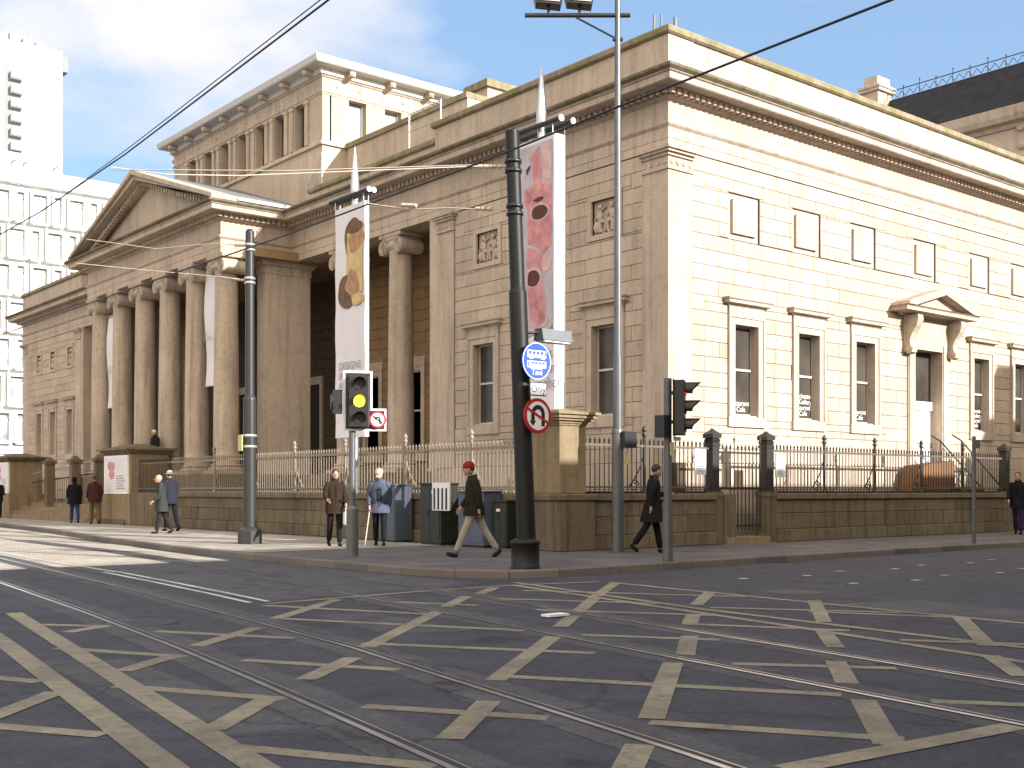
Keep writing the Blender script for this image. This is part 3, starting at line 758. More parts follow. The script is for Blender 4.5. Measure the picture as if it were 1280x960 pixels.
def ionic(x, y, z0, z1, R0, R1, parent):
    p = MB(); H = z1 - z0; prof = []
    zb = z0 + .34; zt = z1 - .62
    for k in range(13):
        t = k / 12; r = R0 + (R1 - R0) * (t ** 1.6); prof.append((r, zb + (zt - zb) * t))
    p.lathe(x, y, [(R0 * 1.05, zb - .03), (R0 * 1.03, zb)] + prof + [(R1 * 1.04, zt + .04), (R1 * 1.04, zt + .09)], 36)
    o = p.build('column', M['column'], parent)
    b = MB(); q = R0 * 1.36
    b.box(x - q, x + q, y - q, y + q, z0, z0 + .13)
    tor = [(R0 * 1.33, z0 + .13), (R0 * 1.37, z0 + .17), (R0 * 1.33, z0 + .21), (R0 * 1.16, z0 + .225), (R0 * 1.13, z0 + .26), (R0 * 1.22, z0 + .275), (R0 * 1.24, z0 + .30), (R0 * 1.2, z0 + .325), (R0 * 1.04, z0 + .335)]
    b.lathe(x, y, tor, 32); b.build('base', M['column'], o)
    c = MB()
    c.lathe(x, y, [(R1 * 1.02, zt + .08), (R1 * 1.28, zt + .16), (R1 * 1.34, zt + .24), (R1 * 1.2, zt + .30), (R1 * 1.1, zt + .36)], 32)
    vz = zt + .20; hv = R1 * 1.18
    for sy in (-1, 1):
        c.tube((x - R1 * 1.12, y + sy * hv, vz), (x + R1 * 1.12, y + sy * hv, vz), .235, n=22, smooth=False)
        for sx in (-1, 1): volute(c, x + sx * R1 * 1.12, y + sy * hv, vz, 'x', s_=sy)
    # canalis between the scrolls sags a little
    for sx in (-1, 1):
        xx = x + sx * R1 * .98
        pts = []
        for k in range(9):
            t = -1 + k / 4; pts.append((xx, y + t * hv, vz + .245 - .05 * (1 - t * t)))
        c.prism([(xx - .06 * 1, q_[1], q_[2]) for q_ in pts] + [(xx - .06, y + hv, vz + .33), (xx - .06, y - hv, vz + .33)], (.12, 0, 0))
    c.box(x - R1 * 1.2, x + R1 * 1.2, y - hv - .18, y + hv + .18, z1 - .12, z1 - .003)
    c.box(x - R1 * 1.08, x + R1 * 1.08, y - hv - .05, y + hv + .05, z1 - .26, z1 - .12)
    c.build('capital', M['column'], o)
cols = [18.26 + 2.338 * k for k in range(6)]
for y in cols: ionic(ax, y, 1.9, zA, .44, .375, gal)
for y in (11.7, 14.75, 33.45, 36.5): ionic(.45, y, 1.9, zA, .42, .36, gal)
# second row of columns inside the portico ends, by the antae
for y in (PY0 + .32, PY1 - .32): pass

# --- entablature all round
path = [(GX, 0), (0, 0), (0, PY0), (PF, PY0), (PF, PY1), (0, PY1), (0, GW), (GX, GW)]
ar = MB()
ar.sweep([(-.75, zA), (.015, zA), (.015, zA + .20), (.03, zA + .21), (.03, zA + .46), (.075, zA + .50), (.10, zA + .53), (.10, zA + .575), (.02, zA + .585), (-.75, zA + .585)], path)
ar.build('architrave', M['trim'], gal)
fz = MB(); fz.sweep([(-.7, zA + .583), (.012, zA + .583), (.012, zC), (-.7, zC)], path); fz.build('frieze', M['trim'], gal)
cn = MB()
cn.sweep([(-.7, zC), (.02, zC), (.05, zC + .01), (.13, zC + .06), (.13, 10.645), (-.7, 10.645)], path)
cn.sweep([(-.6, 10.646), (.60, 10.646), (.60, 10.655), (.62, 10.66), (.62, 10.80), (.66, 10.815), (.69, 10.85), (.74, 10.90), (.74, 10.955), (.1, 11.02), (-.6, 11.02)], path)
cor = cn.build('cornice', M['trim'], gal)
cq = MB(); cq.sweep([(.5, 10.84), (.695, 10.845), (.757, 10.898), (.757, 10.962), (.70, 10.985), (.28, 11.03), (.04, 11.05)], path)
cq.build('cornice_capping', M['mossdark'], cor)
dn = MB()
def toothed(mb, pts, z0s, z1s):
    '''a band with a toothed plan: pts are plan points, z per point'''
    n = len(pts); vs = [(p[0], p[1], a) for p, a in zip(pts, z0s)] + [(p[0], p[1], a) for p, a in zip(pts, z1s)]
    fs = [(k, k + 1, n + k + 1, n + k) for k in range(n - 1)]
    for k in range(0, n - 3, 4): fs += [(k, k + 1, k + 2, k + 3)]
    mb.add(vs, fs)
def dentils(a, b, z0=10.505, z1=10.644, o0=.125, o1=.30, w_=.12, pitch=.21):
    a = Vector(a); b = Vector(b); d = (b - a).normalized(); n = Vector((-d.y, d.x)); L = (b - a).length
    k = int(L / pitch); pts = []
    for i in range(k + 1):
        c = a + d * (i + .5) * L / (k + 1)
        pts += [c - d * w_ / 2 + n * o0, c - d * w_ / 2 + n * o1, c + d * w_ / 2 + n * o1, c + d * w_ / 2 + n * o0]
    toothed(dn, pts, [z0] * len(pts), [z1] * len(pts))
dentils((21, 0), (-.25, 0)); dentils((0, -.25), (0, PY0 - .3)); dentils((0, PY0), (PF - .25, PY0)); dentils((PF, PY0 - .25), (PF, PY1 + .25)); dentils((0, PY1 + .3), (0, GW + .2))
dn.build('dentil_course', M['trim'], cor, fix=False)
# --- parapets
pp = MB()
def parapet(mb, cp, pth, z1, o=0., t=.5):
    mb.sweep([(o - t, 11.0), (o + .03, 11.0), (o + .03, 11.28), (o, 11.30), (o, z1 - .20), (o - t, z1 - .20)], pth)
    cp.sweep([(o - t - .05, z1 - .20), (o + .05, z1 - .20), (o + .10, z1 - .16), (o + .10, z1 - .05), (o + .06, z1), (o - t - .05, z1)], pth)
cp = MB()
parapet(pp, cp, [(GX, 0), (0, 0), (0, 9.25), (.6, 9.25)], zP)
parapet(pp, cp, [(.35, 9.26), (.35, PY0 - .6)], 11.88)
parapet(pp, cp, [(.35, PY1 + .6), (.35, 38.9)], 11.88)
parapet(pp, cp, [(.6, 38.95), (0, 38.95), (0, GW), (GX, GW)], zP)
builds(pp, 'parapet', M['trim'], gal); builds(cp, 'coping', M['moss'], gal)
# pale joint lines in the parapet: separate raised pedestals at the corner
mb = MB(); mb.box(-.016, .88, -.016, .88, 11.31, zP - .205); mb.build('parapet_pedestal', M['trim'], gal)
# --- pediment over the portico
pd = MB(); yc = (PY0 + PY1) / 2; e0, e1 = PY0 - .64, PY1 + .64; zt = 13.26
tf = PF + .10
pd.prism([(tf, e0 + .9, 11.0), (tf, e1 - .9, 11.0), (tf, yc, zt - .42)], (.5, 0, 0))
tym = pd.build('pediment', M['trim'], gal)
rk = MB(); slope = (zt - 11.02) / (yc - e0)
for (ya, yb) in ((e0, yc), (e1, yc)):
    for (o0, o1, h0, h1) in ((-.52, .40, -.24, -.06), (-.64, .42, -.06, .10), (-.12, .38, -.40, -.24)):
        k = -.04 * 0
        za = 11.02
        rk.prism([(PF + o0, ya, za + h0 if h0 > -.05 else za - .0 + max(h0, -.02)), (PF + o0, ya, za + h1 + .02), (PF + o0, yb, zt + h1), (PF + o0, yb, zt + h0)], (o1 - o0, 0, 0))
rk.build('raking_cornice', M['trim'], tym)
rd = MB()
for s_ in (0, 1):
    pts = []; zs = []
    for i in range(27):
        t = (i + .5) / 27; y = e0 + .75 + (yc - e0 - .75) * t; z = 11.02 + (y - e0) * slope - .38
        for (dy, dx, q) in ((-.06, 0, 0), (-.06, -.16, 0), (.06, -.16, 1), (.06, 0, 1)):
            y2 = y + dy; pts.append((PF - .10 + dx, 2 * yc - y2 if s_ else y2)); zs.append(z + dy * slope)
    toothed(rd, pts, zs, [q + .15 for q in zs])
rd.build('dentil_course', M['trim'], tym, fix=False)
rf = MB()
for (ya, yb) in ((e0, yc), (e1, yc)): rf.prism([(PF + .43, ya, 11.03), (PF + .43, ya, 11.10), (PF + .43, yb, zt + .07), (PF + .43, yb, zt - .10)], (4.4, 0, 0))
rf.build('portico_roof', M['lead'], gal)
mb = MB()
mb.box(PF + .3, .2, PY0 - .70, PY0 - .52, 11.02, 11.13); mb.build('gutter', M['leadlight'], gal)

# --- attic block above the portico
at = MB(); AX = 1.0; AY0, AY1 = 17.45, 30.2
at.box(AX + .35, 13.0, AY0 + .35, AY1 - .35, 11.0, 15.5)
at.box(AX, 13.0, AY0, AY1, 11.0, 13.62)
aw = [19.05 + 1.535 * k for k in range(7)]
frA = lambda u, z, d: (AX - d, u, z); frAs = lambda u, z, d: (u, AY0 - d, z)
edges = [AY0] + [x for c in aw for x in (c - .38, c + .38)] + [AY1]
for k in range(0, len(edges), 2): at.obox(frA, edges[k], edges[k + 1], 13.62, 15.42, -.36, 0)
ws = [2.46, 4.0, 5.54, 7.08, 8.62]
edg = [AX + .3] + [x for c in ws for x in (c - .37, c + .37)] + [13.]
for k in range(0, len(edg), 2): at.obox(frAs, edg[k], edg[k + 1], 13.62, 15.42, -.36, 0)
attic = at.build('attic', M['stone'], gal)
mb = MB()
ap = [(13, AY0), (AX, AY0), (AX, AY1), (13, AY1)]
mb.sweep([(-.4, 13.62), (.09, 13.62), (.09, 13.70), (.05, 13.78), (-.4, 13.80)], ap)
mb.sweep([(-.4, 15.42), (.02, 15.42), (.02, 15.48), (.05, 15.5), (.05, 15.55), (.012, 15.56), (.012, 16.02), (.05, 16.03), (.10, 16.10), (-.4, 16.10)], ap)
mb.build('attic_band', M['trim'], attic)
mb = MB(); mb.sweep([(-.5, 16.10), (.14, 16.10), (.14, 16.30), (.50, 16.33), (.54, 16.37), (.57, 16.56), (.54, 16.60), (-.5, 16.68)], ap); mb.box(AX + .4, 13, AY0 + .4, AY1 - .4, 16.1, 16.7)
mb.build('eaves', M['leadlight'], attic)
mb = MB()
for k in range(8):
    y = AY0 + .55 + k * (AY1 - AY0 - 1.1) / 7
    mb.box(AX - .44, AX - .13, y - .11, y + .11, 16.13, 16.30); mb.ell((AX - .42, y, 16.2), (.09, .10, .11), 10, 7)
for k in range(7):
    x = AX + 1.0 + k * 1.72
    mb.box(x - .11, x + .11, AY0 - .44, AY0 - .13, 16.13, 16.30); mb.ell((x, AY0 - .42, 16.2), (.10, .09, .11), 10, 7)
builds(mb, 'eaves_bracket', M['trim'], attic)
for c in aw:
    mb = MB(); mb.obox(frA, c - .38, c + .38, 13.8, 15.42, -.33, -.30); mb.build('window', M['glass'], attic)
    mb = MB()
    for s_ in (-1, 1): mb.obox(frA, c + s_ * .55 - .12, c + s_ * .55 + .12, 13.80, 15.30, 0, .07); mb.obox(frA, c + s_ * .55 - .15, c + s_ * .55 + .15, 15.28, 15.42, 0, .10)
    builds(mb, 'pilaster', M['trim'], attic)
for c in ws:
    mb = MB(); mb.obox(frAs, c - .37, c + .37, 13.8, 15.42, -.30, -.27); o = mb.build('window', M['glassblue'], attic)
    mb = MB(); mb.obox(frAs, c - .37, c - .30, 13.8, 15.42, -.28, -.2); mb.obox(frAs, c + .30, c + .37, 13.8, 15.42, -.28, -.2); mb.build('frame', M['sash'], o)
mb = MB()
for k in range(15):
    y = AY0 + .5 + k * .88
    mb.tube((AX - .012, y, 15.8), (AX - .05, y, 15.8), .09, .06, 8)
for k in range(12):
    x = AX + .6 + k * .95; mb.tube((x, AY0 - .012, 15.8), (x, AY0 - .05, 15.8), .09, .06, 8)
builds(mb, 'rosette', M['trim'], attic)
# roof, back parapet, roof rails, vents
mb = MB(); mb.box(.5, GX, .5, GW - .5, 10.9, 11.15); mb.box(2.6, 14, 2.5, GW - 2.5, 11.1, 12.0); mb.build('roof', M['lead'], gal)
for (bx_, cp_) in (((2.0, 12.8, 10.3, 17.44, 11.1, 13.62), (1.93, 12.9, 10.28, 17.43, 13.62, 13.80)), ((2.0, 12.8, 30.8, 38., 11.1, 13.62), (1.93, 12.9, 30.82, 38.07, 13.62, 13.80)),
                   ((3.0, 4.7, 10.55, 11.6, 13.7, 14.25), (2.9, 4.8, 10.45, 11.7, 14.25, 14.48))):
    mb = MB(); mb.box(*bx_); o = mb.build('roof_parapet', M['stone'], gal)
    mb = MB(); mb.box(*cp_); mb.build('coping', M['moss'], o)
mb = MB()
for y in (10.2, 11.9, 17.3): mb.tube((.9, y, 11.9), (.9, y, 13.3), .028, n=8)
mb.tube((.9, 10.2, 13.25), (.9, 11.9, 13.25), .02); mb.tube((.9, 10.2, 12.7), (.9, 11.9, 12.7), .02)
mb.path([(.9, 17.3, 13.2), (.9, 18.3, 12.3)], .02); mb.path([(.9, 17.3, 12.7), (.9, 18.0, 12.1)], .02)
builds(mb, 'roof_guardrail', M['silver'], gal)
mb = MB(); mb.tube((.18, .62, 12.1), (.18, .62, 12.66), .03); mb.tube((.30, .5, 12.1), (.30, .5, 12.66), .025); mb.tube((.62, .35, 12.1), (.62, .35, 12.62), .045)
mb.build('vent_pipe', M['lead'], gal)
mb = MB(); mb.box(.52, 22, .5, GW - .5, .1, 10.9 - 0.02) if False else None
mb.box(3.1, GX, 9.3, GW - .6, .1, 10.9); mb.box(.55, GX, .55, 9.3, .1, 10.9); mb.box(.55, 3.0, 38.85, GW - .6, .1, 10.9)
mb.build('inner_core', M['dark'], gal)
# white hanging banners between the portico columns
for (y, z0, z1, lab, tx) in ((29.75 - .9, 4.75, 8.55, 'white hanging banner between the two far columns of the portico', 'MANCHESTER\nART GALLERY'), (19.95 - .5, 5.0, 9.2, 'white hanging banner between the two near columns of the portico', 'ART\nGALLERY')):
    t = thing('hanging_banner', lab, 'banner', (ax, y, z0), group='white portico banners')
    mb = MB(); n = 9
    vs = []
    for k in range(n):
        for s_ in (-1, 1):
            vs.append((ax + .05 * sin(k * .9) + (.02 if s_ > 0 else -.02), y + s_ * .50, z0 + (z1 - z0) * k / (n - 1)))
    mb.add(vs, [(2 * k, 2 * k + 1, 2 * k + 3, 2 * k + 2) for k in range(n - 1)]); 
    o = mb.build('fabric', M['bannerwhite'], t); so_ = o.modifiers.new('solid', 'SOLIDIFY'); so_.thickness = .012
    mb = MB(); mb.tube((ax, y - .6, z1), (ax, y + .6, z1), .03); mb.tube((ax, y - .55, z0), (ax, y + .55, z0), .02); builds(mb, 'rod', M['silver'], t)
    mb = MB(); mb.mesh(text_mesh(tx, .16, 'LEFT', 0, .9), frame4((ax - .09, y + .42, z0 + (z1 - z0) * .42), (0, -1, 0), (0, 0, 1))); mb.build('lettering', M['greytext'], t, fix=False)

# ------------------------------------------------------------------ boundary walls, piers, railings
def low_wall(a, b, label, z=1.28, th=.42, axis='y'):
    t = thing('low_wall', label, 'wall', (a[0], a[1], .12), group='low stone boundary walls')
    x0, x1 = min(a[0], b[0]), max(a[0], b[0]); y0, y1 = min(a[1], b[1]), max(a[1], b[1])
    if axis == 'y': x1 = x0 + th
    else: y1 = y0 + th
    blm = MB(); fr = frF if axis == 'y' else frR
    ref = -x0 if axis == 'y' else -y0
    u0, u1 = (y0, y1) if axis == 'y' else (x0, x1)
    rows = [(.12, .42, 1.6), (.42, .80, 1.15), (.80, z - .15, 1.35)]
    for i, (za, zb, L) in enumerate(rows):
        u = u0 - (L / 2 if i % 2 else 0)
        while u < u1:
            p, q = max(u, u0), min(u + L, u1); u += L
            block(blm, fr, p, q, za, zb, ref - .08, ref + (.05 if i == 0 else 0), .014, .003)
    blm.build('masonry', M['plinth'], t, fix=False)
    core = MB(); e = .02
    if axis == 'y': core.box(x0 + e, x1, y0 + .004, y1 - .004, .12, z - .15)
    else: core.box(x0 + .004, x1 - .004, y0 + e, y1, .12, z - .15)
    core.build('core', M['joint'], t)
    c = MB()
    if axis == 'y': c.cbox(x0 - .07, x1 + .05, y0 + .002, y1 - .002, z - .15, z, .02)
    else: c.cbox(x0 + .002, x1 - .002, y0 - .07, y1 + .05, z - .15, z, .02)
    c.build('coping', M['plinth'], t)
    return t
def finial(mb, x, y, z, s=1.):
    mb.lathe(x, y, [(.008 * s, z), (.026 * s, z + .02 * s), (.012 * s, z + .035 * s), (.030 * s, z + .06 * s), (.012 * s, z + .10 * s), (.002, z + .15 * s)], 6)
def railing(a, b, label, posts, mat='iron', z0=1.28, ztop=2.30, pitch=.135, skip=None, scroll=True, side=1, group='iron railings on the boundary walls'):
    a = Vector(a); b = Vector(b); d = (b - a); L = d.length; d.normalize(); nrm = Vector((-d.y, d.x)) * side
    t = thing('iron_railing', label, 'railing', (a.x, a.y, z0), group=group)
    bars = MB(); n = int(L / pitch)
    for k in range(1, n):
        p = a + d * (L * k / n)
        bars.tube((p.x, p.y, z0 + .02), (p.x, p.y, ztop + .05), .0125, n=5, smooth=False)
        bars.lathe(p.x, p.y, [(.013, ztop + .03), (.03, ztop + .055), (.014, ztop + .07), (.028, ztop + .10), (.003, ztop + .165)], 5, smooth=False)
        bars.box(p.x - .035, p.x + .035, p.y - .035, p.y + .035, z0, z0 + .05)
    bars.build('bar_panel', M[mat], t)
    r = MB()
    for z, h in ((ztop - .025, .05), (z0 + .12, .035)):
        r.prism([(a.x + nrm.x * .022, a.y + nrm.y * .022, z), (b.x + nrm.x * .022, b.y + nrm.y * .022, z), (b.x - nrm.x * .022, b.y - nrm.y * .022, z), (a.x - nrm.x * .022, a.y - nrm.y * .022, z)], (0, 0, h))
    r.build('rail', M['ironpale'] if mat == 'iron' else M[mat], t)
    for s in posts:
        p = a + d * s; m = MB()
        m.tube((p.x, p.y, z0), (p.x, p.y, ztop + .26), .034, n=8)
        m.lathe(p.x, p.y, [(.055, z0), (.055, z0 + .08), (.035, z0 + .1)], 10)
        m.lathe(p.x, p.y, [(.034, ztop + .2), (.07, ztop + .27), (.03, ztop + .29), (.055, ztop + .33), (.06, ztop + .36), (.03, ztop + .41), (.005, ztop + .45)], 10)
        po = m.build('post', M[mat], t)
        if scroll:
            c = MB(); q = p + d * 0 - nrm * 0
            # raking stay with a scroll foot, on the inside of the railing
            pts = []
            for k in range(8):
                u = k / 7; pts.append((p.x - d.x * (.02 + .40 * u ** 1.5) + nrm.x * .03, p.y - d.y * (.02 + .40 * u ** 1.5) + nrm.y * .03, ztop - .25 - (ztop - .25 - z0 - .16) * u))
            c.path(pts, .016, 6)
            ce = Vector((p.x - d.x * .27 + nrm.x * .03, p.y - d.y * .27 + nrm.y * .03, z0 + .17))
            pr = None
            for k in range(15):
                g_ = k / 14 * 2 * pi * 1.3; rr = .14 * (1 - .6 * k / 14)
                w_ = (ce.x + d.x * cos(g_) * rr, ce.y + d.y * cos(g_) * rr, ce.z + sin(g_) * rr)
                if pr: c.tube(pr, w_, .014, n=6)
                pr = w_
            c.build('scroll_stay', M[mat], po)
    return t

WX, WY = -4.12, -1.20
low_wall((WX, -.18), (WX, 19.0), 'long mossy stone wall along the front pavement behind the pedestrians', axis='y')
low_wall((-3.54, WY), (.26, WY), 'short sooty stone wall between the corner pier and the iron gate', axis='x')
low_wall((2.47, WY), (13.53, WY), 'long sooty stone wall along the side pavement to the right of the iron gate', axis='x')
low_wall((15.0, WY), (22., WY), 'sooty stone wall at the far right beyond the gap', axis='x')
yr = WY + .2; xr = WX + .2
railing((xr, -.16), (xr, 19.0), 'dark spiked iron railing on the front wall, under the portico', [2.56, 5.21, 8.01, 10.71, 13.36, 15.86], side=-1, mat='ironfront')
railing((-3.72, yr), (.24, yr), 'short spiked railing between the corner pier and the gate', [1.88], side=1)
railing((2.47, yr), (13.55, yr), 'long spiked railing with scrolled stays in front of the sunlit side wall', [2.18, 4.41, 6.66, 8.87], side=1)
railing((15.0, yr), (22., yr), 'spiked railing at the right edge beyond the gap', [1.0, 3.2, 5.4], side=1)
# gate posts and gate
def gate_post(x, y, label):
    t = thing('gate_post', label, 'gate post', (x, y, .12), group='cast iron gate posts')
    m = MB(); m.box(x - .17, x + .17, y - .17, y + .17, .12, 1.28); m.box(x - .2, x + .2, y - .2, y + .2, .12, .3); m.box(x - .19, x + .19, y - .19, y + .19, 1.2, 1.32)
    m.build('stone_base', M['plinth'], t)
    m = MB(); m.box(x - .115, x + .115, y - .115, y + .115, 1.32, 2.42); m.box(x - .14, x + .14, y - .14, y + .14, 1.32, 1.42)
    m.box(x - .135, x + .135, y - .135, y + .135, 2.36, 2.42)
    m.lathe(x, y, [(.16, 2.42), (.19, 2.5), (.15, 2.54)], 4, smooth=False); m.box(x - .15, x + .15, y - .15, y + .15, 2.54, 2.60)
    m.lathe(x, y, [(.22, 2.60), (.22, 2.63), (.05, 2.73), (.03, 2.76)], 4, smooth=False)
    m.build('shaft', M['iron'], t)
gate_post(.38, WY + .2, 'square iron gate post left of the gate opening')
gate_post(2.33, WY + .2, 'square iron gate post right of the gate opening')
gate_post(13.73, WY + .2, 'square iron gate post at the right end of the long side railing')
t = thing('iron_gate', 'tall spiked iron gate between two square posts', 'gate', (.57, yr, .12))
m = MB()
for k in range(12):
    x = .61 + k * .136
    zt_ = 2.30 + (.18 if k in (4, 11) else 0)
    if k >= 3: m.tube((x, yr, .42), (x, yr, zt_), .014, n=6)
    else: m.tube((x, yr, 1.4), (x, yr, zt_ - .05), .012, n=6)
    finial(m, x, yr, zt_ - .02, 1.1)
m.build('bars', M['iron'], t)
m = MB()
for z in (.5, 1.38, 2.2): m.box(.59 if z > 1 else 1.01, 2.13, yr - .02, yr + .02, z, z + .045)
builds(m, 'rail', M['iron'], t)
m = MB(); m.box(.57, .97, WY + .0, WY + .42, .12, 1.26); m.build('jamb_block', M['plinth'], t)
m = MB(); m.box(.55, 2.14, WY - .08, WY + .5, .12, .27); m.build('step', M['pier'], t)
# corner pier
t = thing('stone_pier', 'big square stone pier with moulded cap at the street corner, behind the black pole', 'pier', (-4.1, -.7, .12))
px0, px1, py0, py1 = -4.47, -3.75, -1.20, -.22
m = MB(); m.cbox(px0 - .08, px1 + .20, py0 - .08, py1 + .02, .12, 1.13, .02); m.build('base', M['plinth'], t)
m = MB(); m.cbox(px0 - .12, px1 + .22, py0 - .12, py1 + .04, 1.13, 1.28, .03); m.build('coping', M['plinth'], t)
m = MB(); m.cbox(px0, px1, py0, py1, 1.28, 2.66, .012); m.build('shaft', M['pier'], t)
m = MB()
for (o, z0, z1) in ((.03, 2.66, 2.70), (.06, 2.70, 2.75), (.12, 2.752, 2.80), (.17, 2.802, 2.87), (.22, 2.872, 2.93)): m.box(px0 - o, px1 + o, py0 - o, py1 + o, z0, z1)
m.lathe((px0 + px1) / 2, (py0 + py1) / 2, [(.78, 2.93), (.2, 3.02)], 4, smooth=False, sx=1.0, sy=1.2)
m.build('cap', M['pier'], t)
# entrance piers with posters
def poster_pier(y0, y1, label, art):
    t = thing('poster_pier', label, 'pier', (WX, y0, .12), group='entrance piers with posters')
    m = MB(); m.cbox(WX - .08, WX + 1.5, y0 - .08, y1 + .08, .12, 1.2, .02); m.build('base', M['pier'], t)
    m = MB(); m.cbox(WX, WX + 1.42, y0, y1, 1.2, 2.66, .012); m.build('shaft', M['pier'], t)
    m = MB()
    for (o, z0, z1) in ((.06, 2.66, 2.72), (.14, 2.722, 2.80), (.24, 2.802, 2.88)): m.box(WX - o, WX + 1.42 + o, y0 - o, y1 + o, z0, z1)
    m.lathe(WX + .7, (y0 + y1) / 2, [(1.15, 2.88), (.4, 3.05)], 4, smooth=False, sx=.95, sy=1.5); m.build('cap', M['plinth'], t)
    m = MB(); m.box(WX - .07, WX - .005, y0 + .12, y1 - .1, 1.22, 2.62); o = m.build('poster_board', M['white'], t)
    m = MB(); m.box(WX - .078, WX - .071, y0 + .2, y1 - .18, 1.3, 2.54); m.build('poster_sheet', M['bannerwhite'], o)
    m = MB(); x = WX - .084
    yy = lambda k: y1 - .2 - k * (y1 - y0 - .4)
    for k, r in ((.25, .17), (.4, .13), (.33, .2)): m.ell((x, yy(k), 2.25 - .3 * (r == .2)), (.004, r * 1.3, r), 16, 8)
    m.build('poster_motif', M['pink'], o)
    m = MB()
    for k in range(6): m.box(x - .003, x + .002, yy(.95 - .05 * (k % 3)), yy(.55), 1.40 + k * .09, 1.435 + k * .09)
    m.build('poster_text', M['greytext'], o)
poster_pier(22.1, 24.6, 'stone pier with a pink and white poster beside the entrance steps', 0)
poster_pier(36.3, 38.5, 'stone pier with a poster at the left edge of the street', 1)
m = MB(); m.box(WX, WX + .42, 38.58, 47.4, .12, 1.35); m.cbox(WX - .05, WX + .45, 38.6, 47.45, 1.35, 1.5, .02)
tag(m.build('low_wall', M['plinth'], loc=(WX, 38.6, .12)), 'dark stone wall running on past the left poster pier', 'wall')
m = MB(); m.box(WX, WX + .42, 19.004, 22.0, .12, 1.28)
tag(m.build('low_wall', M['plinth'], loc=(WX, 19, .12)), 'short stone wall joining the railing to the poster pier', 'wall')
railing((xr, 19.05), (xr, 21.95), 'short spiked railing beside the poster pier', [], scroll=False, side=-1)
t = thing('entrance_steps', 'broad stone steps between the two poster piers', 'steps', (-4.2, 30, .12))
m = MB()
for k in range(5): m.box(-4.4 + k * .38, -1.0, 24.72, 36.2, .12 + k * .17, .12 + (k + 1) * .17)
m.build('treads', M['pier'], t)
for i, y in enumerate((27.2, 30.0, 33.2)):
    t = thing('gate_pier', ['slim stone post nearest the poster pier on the entrance steps', 'slim stone post in the middle of the entrance steps', 'slim stone post farthest left on the entrance steps'][i], 'post', (-3.4, y, .3), group='slim posts on the entrance steps')
    m = MB(); m.box(-3.55, -3.2, y - .17, y + .17, .46, 2.5); m.build('shaft', M['plinth'], t)
    m = MB(); m.box(-3.62, -3.13, y - .24, y + .24, 2.5, 2.62); m.lathe(-3.375, y, [(.26, 2.62), (.1, 2.78)], 4, smooth=False); m.build('cap', M['plinth'], t)
t = thing('handrail', 'pale metal handrails climbing the entrance steps', 'handrail', (-3.2, 25.4, .5))
m = MB(); m.path([(-3.0, 25.2, 2.75), (-3.3, 35.8, 2.1)], .03); m.build('upper_rail', M['silver'], t)
m = MB(); m.path([(-3.0, 25.2, 2.2), (-3.3, 35.8, 1.7)], .03)
for k in range(40):
    y = 25.3 + k * .27; m.tube((-3.05, y, .9), (-3.05, y, 1.9), .014, n=5)
m.build('balusters', M['iron'], t)
# notices on the railing
for (x0, x1, z0, z1, lab, dk) in ((-.30, .08, 1.70, 2.28, 'pale blue notice board hung on the railing left of the gate', 0), (2.60, 2.96, 1.66, 2.25, 'notice board with a dark picture hung on the railing right of the gate', 1)):
    t = thing('notice_board', lab, 'notice', (x0, WY, z0), group='notices on the railings')
    m = MB(); m.box(x0, x1, WY + .12, WY + .15, z0, z1); m.build('board', M['signwhite'], t)
    m = MB(); m.box(x0 + .04, x1 - .04, WY + .112, WY + .119, z0 + .04, z1 - .04); m.build('sheet', M['notice'], t)
    m = MB()
    if dk: m.box(x0 + .07, x1 - .07, WY + .106, WY + .111, z1 - .26, z1 - .08)
    for k in range(4): m.box(x0 + .07, x1 - .08 - .03 * (k % 2), WY + .106, WY + .111, z0 + .08 + k * .05, z0 + .095 + k * .05)
    m.build('print', M['greytext'], t)
t = thing('area_ramp', 'brown curved stone flank of the stair well behind the side railing', 'ramp', (8.6, -.9, .12))
m = MB(); m.prism([(8.7, -.8, .12), (9.6, -.8, 2.05), (11.2, -.8, 2.2), (11.4, -.8, .12)], (0, .6, 0)); m.build('flank', stone('red_brown_stone', (.20, .105, .055), island=.02), t)

# ------------------------------------------------------------------ poles, lamps, signals, signs
def at_px(px, py, d):
    """a point on the view ray at depth d, used while measuring poles against the photograph"""
    fwd = Vector((cos(YAW), sin(YAW), 0)); rt = Vector((sin(YAW), -cos(YAW), 0))
    return CAM + fwd * d + rt * ((px - 640) / FL * d) + Vector((0, 0, (612.9 - py) / FL * d))

# black corner pole carrying the road signs
BX, BY = -8.21, -4.55
t = thing('tram_wire_pole', 'leaning black wire pole with round road signs, nearest the kerb corner', 'pole', (BX, BY, .12))
top = Vector((-8.38, -4.43, 6.98)); bot = Vector((BX + .03, BY - .02, .12)); mid = bot.lerp(top, .63)
m = MB(); m.tube(bot, mid, .150, .142, 20); m.tube(mid, top, .118, .11, 20); m.lathe(mid.x, mid.y, [(.142, mid.z), (.118, mid.z + .08)], 20); m.build('shaft', M['poleblack'], t)
m = MB(); m.lathe(BX, BY, [(.235, .12), (.235, .17), (.225, .18), (.225, .50), (.24, .52), (.24, .55), (.15, .60)], 28); m.build('base', M['poleblack'], t)
m = MB()
for z in (6.35, 6.50, 5.68, 5.80):
    p = bot.lerp(top, (z - .12) / 6.86); m.lathe(p.x, p.y, [(.115, z - .03), (.138, z - .025), (.138, z + .025), (.115, z + .03)], 18)
builds(m, 'clamp', M['black'], t)
